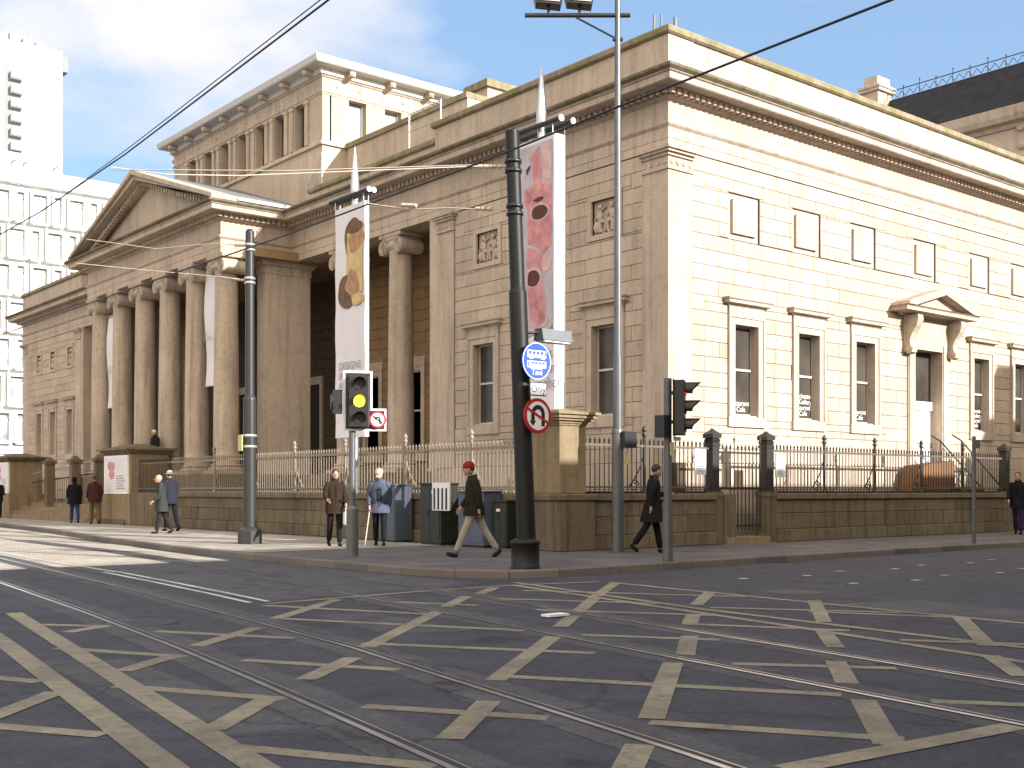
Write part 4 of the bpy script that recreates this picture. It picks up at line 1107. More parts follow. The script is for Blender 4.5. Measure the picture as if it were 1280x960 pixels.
def round_sign(name, cx, cy, cz, r, label, bg, mat2=None):
    t = thing(name, label, 'road sign', (cx, cy, cz))
    m = MB(); m.tube((cx, cy + .012, cz), (cx, cy - .012, cz), r, n=44); m.build('plate', bg, t)
    m = MB(); m.tube((cx, cy + .02, cz + r * .4), (cx, cy + .10, cz + r * .4), .03); m.tube((cx, cy + .02, cz - r * .4), (cx, cy + .10, cz - r * .4), .03); builds(m, 'bracket', M['polegrey'], t)
    return t
sx, sy = BX + .04, BY - .22
def px_(cx, cz, fy):
    return lambda u, v, d_=0: (cx + u, fy - d_, cz + v)
def flat(mb, cx, cz, fy, rects, d=.004):
    for (u0, u1, v0, v1) in rects: mb.box(cx + u0, cx + u1, fy - d, fy, cz + v0, cz + v1)
bz = 3.36; fy = sy - .0125
t = round_sign('bus_tram_sign', sx, sy, bz, .295, 'blue round sign with white bus and tram symbols on the black pole', M['blue'])
m = MB(); flat(m, sx, bz, fy, [(-.19, .19, .05, .165), (-.20, .19, -.105, .0)]); flat(m, sx, bz, fy, [(-.15, -.08, .03, .05), (.09, .16, .03, .05), (-.13, .10, -.125, -.105)])
m.build('vehicle_symbol', M['signwhite'], t)
m = MB(); flat(m, sx, bz, fy - .004, [(-.165 + k * .08, -.165 + k * .08 + .055, .105, .15) for k in range(4)] + [(.16, .18, .08, .15)] + [(-.12 + k * .075, -.12 + k * .075 + .055, -.045, -.015) for k in range(4)] + [(-.185, -.165, -.09, -.02)])
builds(m, 'symbol_windows', M['blue'], t)
m = MB(); m.mesh(text_mesh('Taxi', .13, 'CENTER'), frame4((sx, fy - .003, bz - .215), (1, 0, 0), (0, 0, 1))); m.mesh(text_mesh('taxi', .001, 'CENTER'), frame4((sx, fy - .003, bz - .215), (1, 0, 0), (0, 0, 1))); m.build('lettering', M['signwhite'], t, fix=False)
m = MB()
for k in range(44):
    a, b = 2 * pi * k / 44, 2 * pi * (k + 1) / 44
    m.add([(sx + q * cos(w_), fy - .003, bz + q * sin(w_)) for q, w_ in ((.275, a), (.289, a), (.289, b), (.275, b))], [(0, 1, 2, 3)])
m.build('border', M['signwhite'], t)
t = thing('only_sign', 'small white plate reading Only between two round signs', 'road sign', (sx + .03, sy, 2.93))
m = MB(); m.cbox(sx - .14, sx + .20, sy - .011, sy + .011, 2.82, 3.03, .004); m.build('plate', M['black'], t)
m = MB(); m.box(sx - .125, sx + .185, sy - .014, sy - .0115, 2.835, 3.015); m.build('face', M['signwhite'], t)
m = MB(); m.mesh(text_mesh('Only', .155, 'CENTER', .001), frame4((sx + .03, sy - .018, 2.875), (1, 0, 0), (0, 0, 1))); m.build('lettering', M['black'], t, fix=False)
uz = 2.51; ux = sx + .02
t = round_sign('no_uturn_sign', ux, sy, uz, .275, 'round red bordered no U-turn sign, lowest on the black pole', M['red'])
m = MB(); m.tube((ux, fy + .004, uz), (ux, fy - .004, uz), .222, n=40); m.build('face', M['signwhite'], t)
m = MB(); ring = []
for k in range(13):
    a = pi * k / 12
    ring.append((a, .14, .07))
for (a, ro, ri), (b, _, _) in zip(ring, ring[1:]):
    m.add([(ux + .0 + q * cos(w_), fy - .007, uz + .03 + q * sin(w_)) for q, w_ in ((ri, a), (ro, a), (ro, b), (ri, b))], [(0, 1, 2, 3)])
m.add([(ux + a_, fy - .007, uz + b_) for a_, b_ in ((.07, .03), (.14, .03), (.14, -.16), (.07, -.16))], [(0, 1, 2, 3)])
m.add([(ux + a_, fy - .007, uz + b_) for a_, b_ in ((-.14, .03), (-.07, .03), (-.07, -.08), (-.14, -.08))], [(0, 1, 2, 3)])
m.add([(ux + a_, fy - .007, uz + b_) for a_, b_ in ((-.17, -.08), (-.04, -.08), (-.105, -.16))], [(0, 1, 2)])
m.build('arrow', M['black'], t)
m = MB(); m.add([(ux + a_, fy - .011, uz + b_) for a_, b_ in ((-.215, .09), (-.20, .125), (.215, -.09), (.20, -.125))], [(0, 1, 2, 3)]); m.build('bar', M['red'], t)
t = thing('sign_lamp', 'grey trough lamp sticking out from the black pole above the round signs', 'lamp', (BX + .1, BY - .2, 3.85))
m = MB(); x0_ = BX + .12
m.prism([(x0_, BY - .30, 3.70), (x0_, BY - .06, 3.70), (x0_, BY - .10, 3.88), (x0_, BY - .26, 3.88)], (.62, 0, 0)); m.build('housing', M['polegrey'], t)
m = MB(); m.box(x0_ + .04, x0_ + .58, BY - .28, BY - .08, 3.675, 3.70); m.build('lens', M['signwhite'], t)
m = MB(); m.path([(BX, BY, 3.82), (x0_ + .02, BY - .18, 3.82)], .025); m.tube((x0_ + .3, BY - .18, 3.88), (x0_ + .3, BY - .18, 3.96), .025); builds(m, 'arm', M['polegrey'], t)

# second tram wire pole
TX, TY = -7.68, 5.84
t = thing('tram_wire_pole', 'dark grey straight wire pole on the pavement in front of the portico', 'pole', (TX, TY, .12))
m = MB(); m.tube((TX, TY, .12), (TX, TY, 3.45), .15, .145, 20); m.tube((TX, TY, 3.45), (TX, TY, 7.28), .105, .10, 20); m.lathe(TX, TY, [(.146, 3.42), (.146, 3.46), (.105, 3.52)], 20); m.lathe(TX, TY, [(.10, 7.28), (.06, 7.33)], 20); m.build('shaft', M['poledark'], t)
m = MB(); m.lathe(TX, TY, [(.27, .12), (.27, .42), (.24, .46), (.15, .52)], 8, smooth=False); m.build('base', M['poledark'], t)
m = MB()
for z in (6.97, 6.85, 6.20, 6.1, 2.6, 2.35): m.lathe(TX, TY, [(.15 if z < 3 else .105, z - .03), ((.16 if z < 3 else .125), z - .025), ((.16 if z < 3 else .125), z + .025), (.15 if z < 3 else .105, z + .03)], 18)
builds(m, 'clamp', M['silver'], t)
m = MB(); m.box(TX - .21, TX - .19, TY - .02, TY + .18, 2.25, 2.62); m.build('yellow_tag', M['yellowtag'], t)

# tall lamp column with twin floodlights
LX, LY = -3.62, -1.98
t = thing('lamp_post', 'tall grey lamp post with twin floodlights on a crossbar, beside the corner pier', 'lamp post', (LX, LY, .12))
m = MB(); m.tube((LX, LY, .12), (LX, LY, 2.5), .125, .12, 18); m.tube((LX, LY, 2.5), (LX, LY, 4.0), .095, .09, 18); m.lathe(LX, LY, [(.12, 2.48), (.125, 2.5), (.09, 2.58)], 18); m.tube((LX, LY, 4.0), (LX, LY, 11.6), .075, .055, 16); m.build('shaft', M['polegrey'], t)
bd = Vector((sin(YAW), -cos(YAW), 0))
P = lambda s, z, o=0.: (LX + bd.x * s + cos(YAW) * o, LY + bd.y * s + sin(YAW) * o, z)
m = MB(); m.tube(P(-1.85, 10.82), P(.25, 10.82), .045, n=8); m.tube(P(-.83, 10.78), P(0, 10.34), .02); m.tube(P(-.1, 10.34), P(.1, 10.34), .04); m.build('crossbar', M['poledark'], t)
for s in (-1.36, -.74):
    m = MB(); q = [P(s - .28, 11.02), P(s + .22, 10.97), P(s + .26, 11.16), P(s - .36, 11.36)]
    e = Vector((cos(YAW), sin(YAW), 0)) * .34
    m.prism([Vector(p) - e * .5 for p in q], e); f_ = m.build('floodlight', M['poledark'], t)
    m = MB(); q2 = [P(s - .26, 11.06), P(s + .2, 11.02), P(s + .24, 11.30), P(s - .33, 11.34)]
    m.prism([Vector(p) - e * .56 for p in q2], e * .04); m.build('lens', M['leadlight'], f_)
    m = MB(); m.tube(P(s - .02, 10.84), P(s - .02, 11.02), .03); m.build('bracket', M['poledark'], f_)
m = MB(); m.box(LX - .02, LX + .32, LY - .22, LY - .08, 2.20, 2.52); m.build('junction_box', M['black'], t)
m = MB(); m.box(LX + .07, LX + .17, LY - .145, LY - .13, 1.86, 2.10); m.build('yellow_tag', M['yellowtag'], t)

# traffic light facing the camera
def visor(mb, c, n, r, L=.2):
    c = Vector(c); n = Vector(n); a = Vector((0, 0, 1)); b = n.cross(a)
    k0 = None; N_ = 14
    for k in range(N_):
        t0 = R(-25) + (R(230)) * k / N_; t1 = R(-25) + R(230) * (k + 1) / N_
        p = [c + (b * cos(t_) + a * sin(t_)) * r for t_ in (t0, t1)]
        l0 = L * (.45 + .55 * max(0, sin(t0))); l1 = L * (.45 + .55 * max(0, sin(t1)))
        mb.add([p[0], p[1], p[1] + n * l1, p[0] + n * l0], [(0, 1, 2, 3)])
        i_ = [c + (b * cos(t_) + a * sin(t_)) * (r - .008) for t_ in (t0, t1)]
        mb.add([i_[1], i_[0], i_[0] + n * l0, i_[1] + n * l1], [(0, 1, 2, 3)])
def signal(x, y, z0, ang, name_l, board=True, lit=1, extra=True):
    t = thing('traffic_light', name_l, 'traffic light', (x, y, .12), group='traffic lights at the junction')
    n = Vector((cos(ang), sin(ang), 0)); u = Vector((0, 0, 1)).cross(n)    # u: to the right seen from the front... 
    W = lambda a, b, d_: Vector((x, y, 0)) + u * a + n * d_ + Vector((0, 0, b))
    def bx(mb, a0, a1, b0, b1, d0, d1):
        mb.prism([W(a0, b0, d0), W(a1, b0, d0), W(a1, b1, d0), W(a0, b1, d0)], n * (d1 - d0))
    return t, n, u, W, bx
t, n, u, W, bx = signal(-8.44, .19, 2.44, R(-118), 'traffic light showing amber, with a white edged backboard and no-turn sign')
m = MB(); m.tube((-8.44, .19, .12), (-8.44, .19, 1.0), .115, .112, 16); m.tube((-8.44, .19, 1.0), (-8.44, .19, 3.1), .062, n=14); m.lathe(-8.44, .19, [(.112, 1.0), (.07, 1.06)], 16); m.build('shaft', M['polegrey'], t)
zb = 2.46
m = MB()   # L-shaped backboard
Lsh = [(-.17, zb), (.63, zb), (.63, zb + .42), (.37, zb + .42), (.37, zb + 1.12), (-.17, zb + 1.12)]
m.prism([W(a, b, .06) for a, b in Lsh], n * .02); m.build('backboard', M['signwhite'], t)
m = MB(); L2 = [(-.13, zb + .04), (.59, zb + .04), (.59, zb + .38), (.33, zb + .38), (.33, zb + 1.08), (-.13, zb + 1.08)]
m.prism([W(a, b, .081) for a, b in L2], n * .006); m.build('backboard_face', M['black'], t)
hd = MB(); bx(hd, -.08, .30, zb + .06, zb + 1.02, .088, .24); head = hd.build('signal_head', M['black'], t, bevel=.015)
for i, (zz, mt) in enumerate(((.86, M['black']), (.54, M['amber']), (.22, M['black']))):
    m = MB(); c = W(.11, zb + zz, .241); m.tube(c, c + n * .012, .105, n=24); m.build('lens', mt, head)
    m = MB(); visor(m, c, n, .12, .22); m.build('visor', M['black'], head, fix=False)
m = MB(); c = W(.46, zb + .21, .088); m.tube(c, c + n * .05, .16, n=30); o = m.build('turn_sign', M['red'], t)
m = MB(); m.tube(c + n * .05, c + n * .056, .125, n=30); m.build('sign_face', M['signwhite'], o)
m = MB(); c2 = c + n * .058
for k in range(8):
    a, b = pi * k / 8, pi * (k + 1) / 8
    m.add([c2 + u * (q * cos(w_)) + Vector((0, 0, q * sin(w_))) for q, w_ in ((.03, a), (.06, a), (.06, b), (.03, b))], [(0, 1, 2, 3)])
m.add([c2 + u * a_ + Vector((0, 0, b_)) for a_, b_ in ((.03, 0), (.06, 0), (.06, -.08), (.03, -.08))], [(0, 1, 2, 3)])
m.add([c2 + u * a_ + Vector((0, 0, b_)) for a_, b_ in ((-.10, .06), (-.085, .085), (.10, -.06), (.085, -.085))], [(0, 1, 2, 3)])
m.build('arrow', M['black'], o, fix=False)
m = MB(); bx(m, -.36, -.19, zb + .32, zb + .76, -.05, .12); m.tube(W(-.36, zb + .54, .02), W(-.40, zb + .54, .02), .15, n=16); m.build('pedestrian_signal', M['black'], t)

# traffic light seen from behind, at the right
t, n, u, W, bx = signal(-5.15, -4.74, 2.28, R(-52), 'dark traffic light seen side on with a dim red lamp, on the side street kerb')
m = MB(); m.tube((-5.15, -4.74, .12), (-5.15, -4.74, 3.28), .07, n=14); m.tube((-5.15, -4.74, .12), (-5.15, -4.74, 1.15), .09, n=14); m.build('shaft', M['polegrey'], t)
hd = MB(); bx(hd, -.19, .19, 2.30, 3.24, .12, .30); bx(hd, -.22, .22, 2.28, 3.26, .10, .12); bx(hd, -.03, .03, 2.5, 2.56, .0, .12); bx(hd, -.03, .03, 3.0, 3.06, .0, .12)
head = hd.build('signal_head', M['black'], t, bevel=.015)
for zz, mt in ((3.08, M['redlens']), (2.77, M['black']), (2.46, M['black'])):
    c = W(0, zz, .301); m = MB(); m.tube(c, c + n * .02, .11, n=22); m.build('lens', mt, head)
    m = MB(); visor(m, c, n, .13, .26); m.build('visor', M['black'], head, fix=False)
m = MB(); m.box(-5.35, -5.18, -4.84, -4.62, 2.26, 2.64); m.build('control_box', M['poledark'], t)
m = MB(); m.box(-5.18, -5.10, -4.84, -4.82, 1.95, 2.18); m.build('yellow_tag', M['yellowtag'], t)
m = MB(); m.box(-5.15, -4.97, -4.88, -4.86, 2.20, 2.27); m.build('number_plate', M['signwhite'], t)
# small sign post at right
t = thing('sign_post', 'slim grey post with a small dark sign on the right hand pavement', 'sign post', (5.35, -4.6, .12))
m = MB(); m.tube((5.35, -4.6, .12), (5.35, -4.6, 2.6), .045, n=12); m.build('shaft', M['polegrey'], t)
m = MB(); m.box(5.2, 5.5, -4.67, -4.65, 2.32, 2.50); m.build('plate', M['polegrey'], t)

# street banners on silver spired poles
def banner(yc, w_, label, side, art, zt=8.62, zb=2.95, xo=-4.3):
    t = thing('street_banner', label, 'banner', (xo + .15, yc, 1.28), group='tall street banners')
    x = xo
    m = MB(); m.tube((x + .15, yc, 1.28), (x + .15, yc, 8.9), .09, .085, 16); m.lathe(x + .15, yc, [(.085, 8.9), (.11, 9.0), (.11, 9.2), (.085, 9.5), (.05, 9.85), (.006, 10.16)], 16); m.build('pole', M['silver'], t)
    m = MB()
    for dx in (-.02, side): m.tube((x + dx, yc + w_ / 2 + .22, 8.86), (x + dx, yc - w_ / 2 - .22, 8.86), .055, n=12)
    m.build('bracket', M['poledark'], t)
    m = MB()
    for dx in (-.02, side): m.tube((x + dx, yc - w_ / 2 - .22, 8.86), (x + dx, yc - w_ / 2 - .24, 8.86), .07, n=14)
    builds(m, 'end_cap', M['signwhite'], t)
    m = MB()
    for dx in (-.02, side):
        for s_ in (-1, 1): m.tube((x + dx, yc + s_ * (w_ / 2 - .03), zt), (x + dx, yc + s_ * (w_ / 2 - .03), 8.82), .012, n=6)
    builds(m, 'tie', M['signwhite'], t)
    m = MB(); n_ = 14
    # cloth sleeve: front sheet, return sheet and back sheet with gentle ripple
    ring = []
    for k in range(n_ + 1):
        z = zb + (zt - zb) * k / n_; q = .012 * sin(k * 1.7)
        ring.append([(x + q, yc + w_ / 2, z), (x + q * .5 - .012, yc, z), (x + q, yc - w_ / 2, z), (x + side, yc - w_ / 2 + .0, z), (x + side, yc + w_ / 2, z)])
    vs = [p for r in ring for p in r]; fs = []
    for k in range(n_):
        for j in range(5): fs.append((k * 5 + j, k * 5 + (j + 1) % 5, k * 5 + 5 + (j + 1) % 5, k * 5 + 5 + j))
    fs += [tuple(range(5)), tuple(range(n_ * 5, n_ * 5 + 5))]
    m.add(vs, fs); fab = m.build('fabric', M['bannerwhite'], t)
    h = zt - zb
    def shape(name, mat, pts, d):
        mm = MB(); mm.poly([(x - .02 - d, yc + w_ / 2 - a * w_, zt - b * h) for a, b in pts]); mm.build(name, M[mat], fab)
    art(shape)
    return t, fab, x, h
def blob(cx, cy, rx, ry, n=22, wob=.12, seed=0, a0=0, a1=2 * pi):
    r_ = random.Random(seed); ph = r_.uniform(0, 6)
    return [(cx + rx * cos(a) * (1 + wob * sin(3 * a + ph)), cy + ry * sin(a) * (1 + wob * sin(2 * a + ph))) for a in [a0 + (a1 - a0) * k / n for k in range(n)]]
def artR(S):
    S('print', 'greyblue', [(.03, .02), (.96, .02), (.96, .695), (.03, .73)], .003)
    S('print', 'pinkpale', [(.72, .03), (.95, .03), (.95, .16), (.72, .16)], .006)
    S('print', 'pink', [(.35, .06), (.62, .03), (.70, .08), (.68, .17), (.95, .18), (.95, .40), (.72, .43), (.60, .40), (.3, .38), (.28, .25), (.18, .22), (.2, .175), (.45, .17), (.42, .11)], .006)
    S('print', 'pink', [(.28, .39), (.6, .41), (.75, .44), (.66, .5), (.8, .6), (.72, .68), (.45, .70), (.34, .62), (.26, .52)], .007)
    S('print', 'pinkpale', blob(.80, .46, .13, .035, seed=3), .010)
    S('print', 'pinkpale', blob(.62, .27, .27, .034, wob=.05, seed=4), .010); S('print', 'maroon', blob(.62, .272, .22, .027, wob=.05, seed=4), .013)
    S('print', 'pinkpale', blob(.45, .505, .22, .042, wob=.1, seed=8), .011); S('print', 'maroon', blob(.45, .508, .17, .033, wob=.1, seed=8), .014)
    S('print', 'maroon', blob(.60, .225, .14, .008, seed=5), .010); S('print', 'pinkpale', blob(.62, .665, .25, .028, wob=.05, seed=6), .012); S('print', 'pink', blob(.60, .655, .2, .024, wob=.05, seed=6), .015)
    S('print', 'maroon', [(.24, .105), (.36, .09), (.37, .10), (.27, .125)], .010)
def artL(S):
    S('print', 'brown', blob(.62, .15, .28, .095, seed=11, wob=.08), .004)
    S('print', 'ochre', [(.44, .12), (.95, .10), (.95, .38), (.62, .40), (.40, .30)], .008)
    S('print', 'tan', blob(.72, .16, .25, .05, seed=12, wob=.2), .012); S('print', 'brown', blob(.70, .10, .24, .03, seed=13), .013)
    S('print', 'brown', blob(.42, .37, .30, .075, seed=14, wob=.05), .010); S('print', 'tan', blob(.62, .34, .22, .055, seed=15, wob=.2), .016); S('print', 'ochre', blob(.78, .41, .2, .028, seed=16), .018)
t, fab, x_, h_ = banner(-.28, 1.14, 'tall banner printed with a pink abstract figure, hanging above the corner pier', .31, artR)
m = MB(); m.mesh(text_mesh('this\nfrom\nother', .33, 'LEFT', 0, .92), frame4((x_ - .035, -.28 - .08, 4.05), (0, -1, 0), (0, 0, 1))); m.build('lettering', M['greytext'], fab, fix=False)
t, fab, x_, h_ = banner(7.0, 1.42, 'tall white banner printed with brown and yellow shapes, behind the amber traffic light', .12, artL, zb=2.7)
m = MB(); m.mesh(text_mesh('DESIGNS\nIN\nART', .27, 'LEFT', 0, .92), frame4((x_ - .035, 7.0 + .5, 4.45), (0, -1, 0), (0, 0, 1))); m.build('lettering', M['greytext'], fab, fix=False)

# street cabinets against the front wall
def cabinet(y0, y1, h, mat, label, d=.5, x1=-4.22, louvre=False):
    t = thing('street_cabinet', label, 'cabinet', (x1 - d, (y0 + y1) / 2, .12), group='street cabinets')
    m = MB(); m.cbox(x1 - d, x1, y0, y1, .16, .12 + h - .04, .012); m.build('body', M[mat], t)
    m = MB(); m.cbox(x1 - d - .03, x1 + .01, y0 - .03, y1 + .03, .12 + h - .04, .12 + h, .01); m.build('lid', M[mat], t)
    m = MB(); m.box(x1 - d - .012, x1 - d + .01, y0 + .03, (y0 + y1) / 2 - .006, .24, h); m.box(x1 - d - .012, x1 - d + .01, (y0 + y1) / 2 + .006, y1 - .03, .24, h); o = m.build('door', M[mat], t)
    m = MB(); m.box(x1 - d - .03, x1 - d - .012, (y0 + y1) / 2 + .04, (y0 + y1) / 2 + .07, .75, .9); m.build('handle', M['black'], o)
    m = MB(); m.box(x1 - d + .03, x1 - .03, y0 + .03, y1 - .03, .12, .17); m.build('plinth', M['black'], t)
    m = MB(); m.box(x1 - d - .018, x1 - d - .0125, y0 + .2, y0 + .32, h - .12, h - .06); m.build('label_plate', M['signwhite'], o)
cabinet(4.32, 5.15, 1.38, 'cabblue', 'blue-grey cabinet beside the old man with the stick')
cabinet(2.5, 3.3, 1.40, 'cabgreen', 'dark green cabinet partly hidden by the man in the red hat')
cabinet(.95, 1.85, 1.22, 'cabblue', 'blue-grey cabinet to the right of the man in the red hat')
cabinet(.42, .85, 1.02, 'cabgreen', 'dark green low cabinet beside the corner pier', d=.3)
t = thing('placard', 'sheet of white and dark stripes leaning on the dark green cabinet', 'placard', (-4.8, 2.3, .9))
m = MB(); m.box(-4.77, -4.74, 2.1, 2.75, .9, 1.52); m.build('sheet', M['signwhite'], t)
m = MB()
for k in range(4): m.box(-4.778, -4.771, 2.18 + k * .15, 2.24 + k * .15, .92, 1.4)
m.build('stripe', M['black'], t)

# ------------------------------------------------------------------ overhead wires
def wire(label, pts, r, mat='wire', insul=None, group='overhead tram wires', name='overhead_wire'):
    m = MB(); m.path(pts, r, 6)
    if insul:
        for f_ in insul:
            i = 0; a, b = Vector(pts[0]), Vector(pts[-1]); c = a.lerp(b, f_); d_ = (b - a).normalized()
            for k in (-1, 0, 1): m.tube(c + d_ * (k * .10 - .035), c + d_ * (k * .10 + .035), r * 3.2, n=8)
    o = m.build(name, M[mat], loc=pts[0]); return tag(o, label, 'wire', group)
wire('thick contact wire dropping from the top edge to the left edge of the picture', [(-14.4, -14, 6.2), (-14.04, -8.42, 6.2), (-13.6, -2, 6.2), (-13.43, 2.4, 6.2), (-13.45, 6, 6.2), (-13.3, 20, 6.2)], .012, insul=(.55,))
wire('thinner wire running just above the thick left contact wire', [(-14.36, -14, 6.3), (-14.0, -8.42, 6.3), (-13.56, -2, 6.29), (-13.39, 2.4, 6.22)], .007)
wire('black contact wire crossing in front of the gallery from top right to the left edge', [(-9.9, -15, 6.2), (-9.74, -11.7, 6.2), (-9.58, -8, 6.2), (-9.4, -5.2, 6.2), (-9.24, 1.5, 6.2), (-9.28, 6, 6.2), (-9.24, 20, 6.2), (-9.2, 40, 6.2)], .015)
pole_t = bot.lerp(top, (6.43 - .12) / 6.86); pole_m = bot.lerp(top, (5.74 - .12) / 6.86)
wire('pale span wire from the top clamp of the black pole to the left contact wire', [pole_t, at_px(600, 206, 18.4), at_px(360, 213.5, 19), at_px(140, 212, 20.2)], .010, 'wirepale', insul=(.03, .06))
wire('pale span wire from the lower clamp of the black pole to the dark contact wire', [pole_m, at_px(560, 260, 18.6), at_px(512, 262, 18.9), at_px(458, 254, 19.2)], .010, 'wirepale', insul=(.2, .7))
wire('short pale bridle wire near the left banner top', [at_px(512, 261, 18.9), at_px(462, 258, 19.2)], .008, 'wirepale')
wire('short dark span wire joining the left contact wire near the pediment peak', [at_px(140, 209, 20.2), at_px(208, 218, 26), at_px(300, 219.5, 27), at_px(640, 206, 30)], .012, 'wirepale')
wire('pale span wire from the upper clamp of the portico pole towards the pediment', [(TX, TY, 6.95), at_px(270, 304, 27), at_px(195, 311, 28), at_px(108, 299, 29)], .010, 'wirepale', insul=(.06,))
wire('pale span wire from the lower clamp of the portico pole towards the left', [(TX, TY, 6.15), at_px(276, 346, 26.6), at_px(185, 338, 27.4), at_px(95, 329, 28)], .010, 'wirepale', insul=(.06,))

# ------------------------------------------------------------------ neighbouring buildings
WB = thing('office_building', 'white precast office block with rows of framed windows at the far left', 'office building', (16, 88, 0))
by = 88.
m = MB(); m.box(-6, 46, by + .7, by + 16, 0, 29.3); m.build('wall', M['concrete'], WB)
m = MB(); m.box(-6.1, 46.1, by + .1, by + 16, 28.55, 29.9); m.box(-6, 46, by + .4, by + .7, 4.6, 5.4); m.build('roof_band', M['concrete'], WB)
m = MB(); m.box(-6, 16.3, by + 3, by + 14, 29.9, 32.0); m.build('roof_storey', M['beige'], WB)
m = MB(); m.box(-6, 46, by + .45, by + .72, 3.0, 4.3); m.build('shopfront_band', M['glassblue'], WB)
def office_window(x0, x1, z0, z1):
    f = MB(); e = .26; c = .16
    # chamfered projecting frame
    o_ = [(x0 - e + c, z0 - e), (x1 + e - c, z0 - e), (x1 + e, z0 - e + c), (x1 + e, z1 + e), (x0 - e, z1 + e), (x0 - e, z0 - e + c)]
    i_ = [(x0, z0), (x1, z0), (x1, z0), (x1, z1), (x0, z1), (x0, z0)]
    vs = [(a, by + .7, b) for a, b in o_] + [(a, by - .02, b) for a, b in o_] + [(a, by + .1, b) for a, b in i_] + [(a, by + .5, b) for a, b in i_]
    n = 6; fs = []
    for r in range(3):
        for k in range(n): fs.append((r * n + k, r * n + (k + 1) % n, (r + 1) * n + (k + 1) % n, (r + 1) * n + k))
    f.add(vs, fs); w_ = f.build('window', M['concrete'], WB, fix=False)
    g = MB(); g.box(x0, x1, by + .46, by + .5, z0, z1); g.build('pane', M['glassblue'], w_)
    b = MB(); b.box(x0, x1, by + .40, by + .46, z1 - .62, z1 - .5); b.box(x0, x0 + .08, by + .4, by + .46, z0, z1); b.box(x1 - .08, x1, by + .4, by + .46, z0, z1)
    if random.random() < .6: b.box(x0 + .08, x1 - .08, by + .43, by + .46, z1 - .5 - random.uniform(.2, 1.4), z1 - .5)
    b.build('frame', M['white'], w_)
for r in range(7):
    z1 = 27.75 - 3.27 * r; off = -1.95 if r % 2 else 0
    for k in range(-1, 4):
        xw = 12.81 + off + 3.24 * k
        if xw < 20 and xw > 6: office_window(xw, xw + 1.25, z1 - 2.45, z1)
        xn = 14.69 + off + 3.24 * k
        if 6 < xn < 21: office_window(xn, xn + .64, z1 - 2.45, z1)
m = MB()
for x in (12.0, 14.6, 11.): m.path([(x, by + .3, 29.9), (x, by + .2, 30.3), (x + .2, by - .3, 30.4)], .05); m.box(x - .35, x + .55, by - .5, by - .3, 28.2, 28.32)
builds(m, 'roof_lamp', M['lead'], WB)
TB = thing('tower_block', 'blank white tower block with stacked balconies rising behind the office block', 'tower block', (14, 105, 0))
m = MB(); m.box(-8, 20.96, 105, 125, 0, 47.3); m.build('wall', M['concrete'], TB)
for k in range(6):
    m = MB(); z = 36.1 + k * 1.45; m.box(15.75, 16.95, 104.15, 105.02, z, z + .75); o = m.build('balcony', M['concrete'], TB)
m = MB(); m.box(15.1, 15.75, 104.98, 105.02, 35.5, 44.6); m.box(15.75, 16.8, 104.98, 105.02, 35.5, 44.6); m.build('recess', M['lead'], TB)
m = MB(); m.box(16.0, 16.7, 104.97, 105.02, 45.0, 46.4); m.build('window', M['glassblue'], TB)
m = MB(); m.box(20.0, 20.7, 104.97, 105.02, 40.0, 41.2); m.build('window', M['glassblue'], TB)
m = MB()
for k in range(9): m.box(8 + k * 1.3, 8.8 + k * 1.3, 105.1, 107, 47.3, 47.7 + .5 * random.random()); m.tube((8.3 + k * 1.2, 105.3, 47.3), (8.3 + k * 1.2, 105.3, 48.3 + random.random() * .6), .05)
m.build('roof_plant', M['leadlight'], TB)
m = MB(); m.box(20.97, 21.6, 105.1, 106.5, 45.3, 46.9); m.build('side_box', M['lead'], TB)
# dark mansard roofed neighbour
MN = thing('mansard_building', 'stone building with a dark slate mansard roof and iron cresting behind the parapet at right', 'building', (26, 4, 0))
m = MB(); m.box(26.15, 44, -8, 12.2, 0, 16.2); m.build('wall', M['stone'], MN)
m = MB(); m.sweep([(-.3, 16.2), (.10, 16.2), (.18, 16.35), (.45, 16.42), (.55, 16.62), (.62, 16.98), (.2, 17.06), (-.3, 17.06)], [(44, -8), (26.15, -8), (26.15, 12.2), (44, 12.2)]); m.build('cornice', M['trim'], MN)
m = MB(); m.add([(26.0, -8, 17.0), (44, -8, 17.0), (44, 12.1, 17.0), (26.0, 12.1, 17.0), (27.0, -7.2, 19.1), (43, -7.2, 19.1), (43, 11.6, 19.1), (27.0, 11.6, 19.1)], [(0, 1, 5, 4), (1, 2, 6, 5), (2, 3, 7, 6), (3, 0, 4, 7), (4, 5, 6, 7), (3, 2, 1, 0)])
m.build('mansard_roof', M['slate'], MN)
m = MB()
for k in range(24):
    y = -7 + k * .8; m.tube((27.05, y, 19.1), (27.05, y, 19.62 + (.12 if k % 2 else 0)), .022, n=6)
    m.ell((27.05, y, 19.64 + (.12 if k % 2 else 0)), (.035, .035, .05), 6, 5)
    pr = None
    for j in range(9):
        q = (27.05, y + .8 * j / 8, 19.2 + .13 * (1 + sin(j * pi / 2)))
        if pr: m.tube(pr, q, .014, n=5)
        pr = q
m.tube((27.05, -7, 19.56), (27.05, 11.5, 19.56), .022); m.tube((27.05, -7, 19.14), (27.05, 11.5, 19.14), .022)
m.build('roof_cresting', M['iron'], MN)
m = MB()
for y in (1.0, 4.2, 7.4):
    for k in range(5): m.ell((26.1, y + .5 * sin(k * 2.), 15.2 + .25 * k), (.09, .22, .2), 8, 6)
builds(m, 'carved_frieze', M['stone'], MN)
m = MB(); cy0, cy1 = 11.3, 12.1
m.box(26.1, 27.2, cy0, cy1, 16, 19.45); m.box(26.0, 27.3, cy0 - .12, cy1 + .12, 19.45, 19.6); m.box(25.95, 27.35, cy0 - .17, cy1 + .17, 19.6, 19.7); m.box(26.15, 27.15, cy0 + .06, cy1 - .06, 19.7, 20.15)
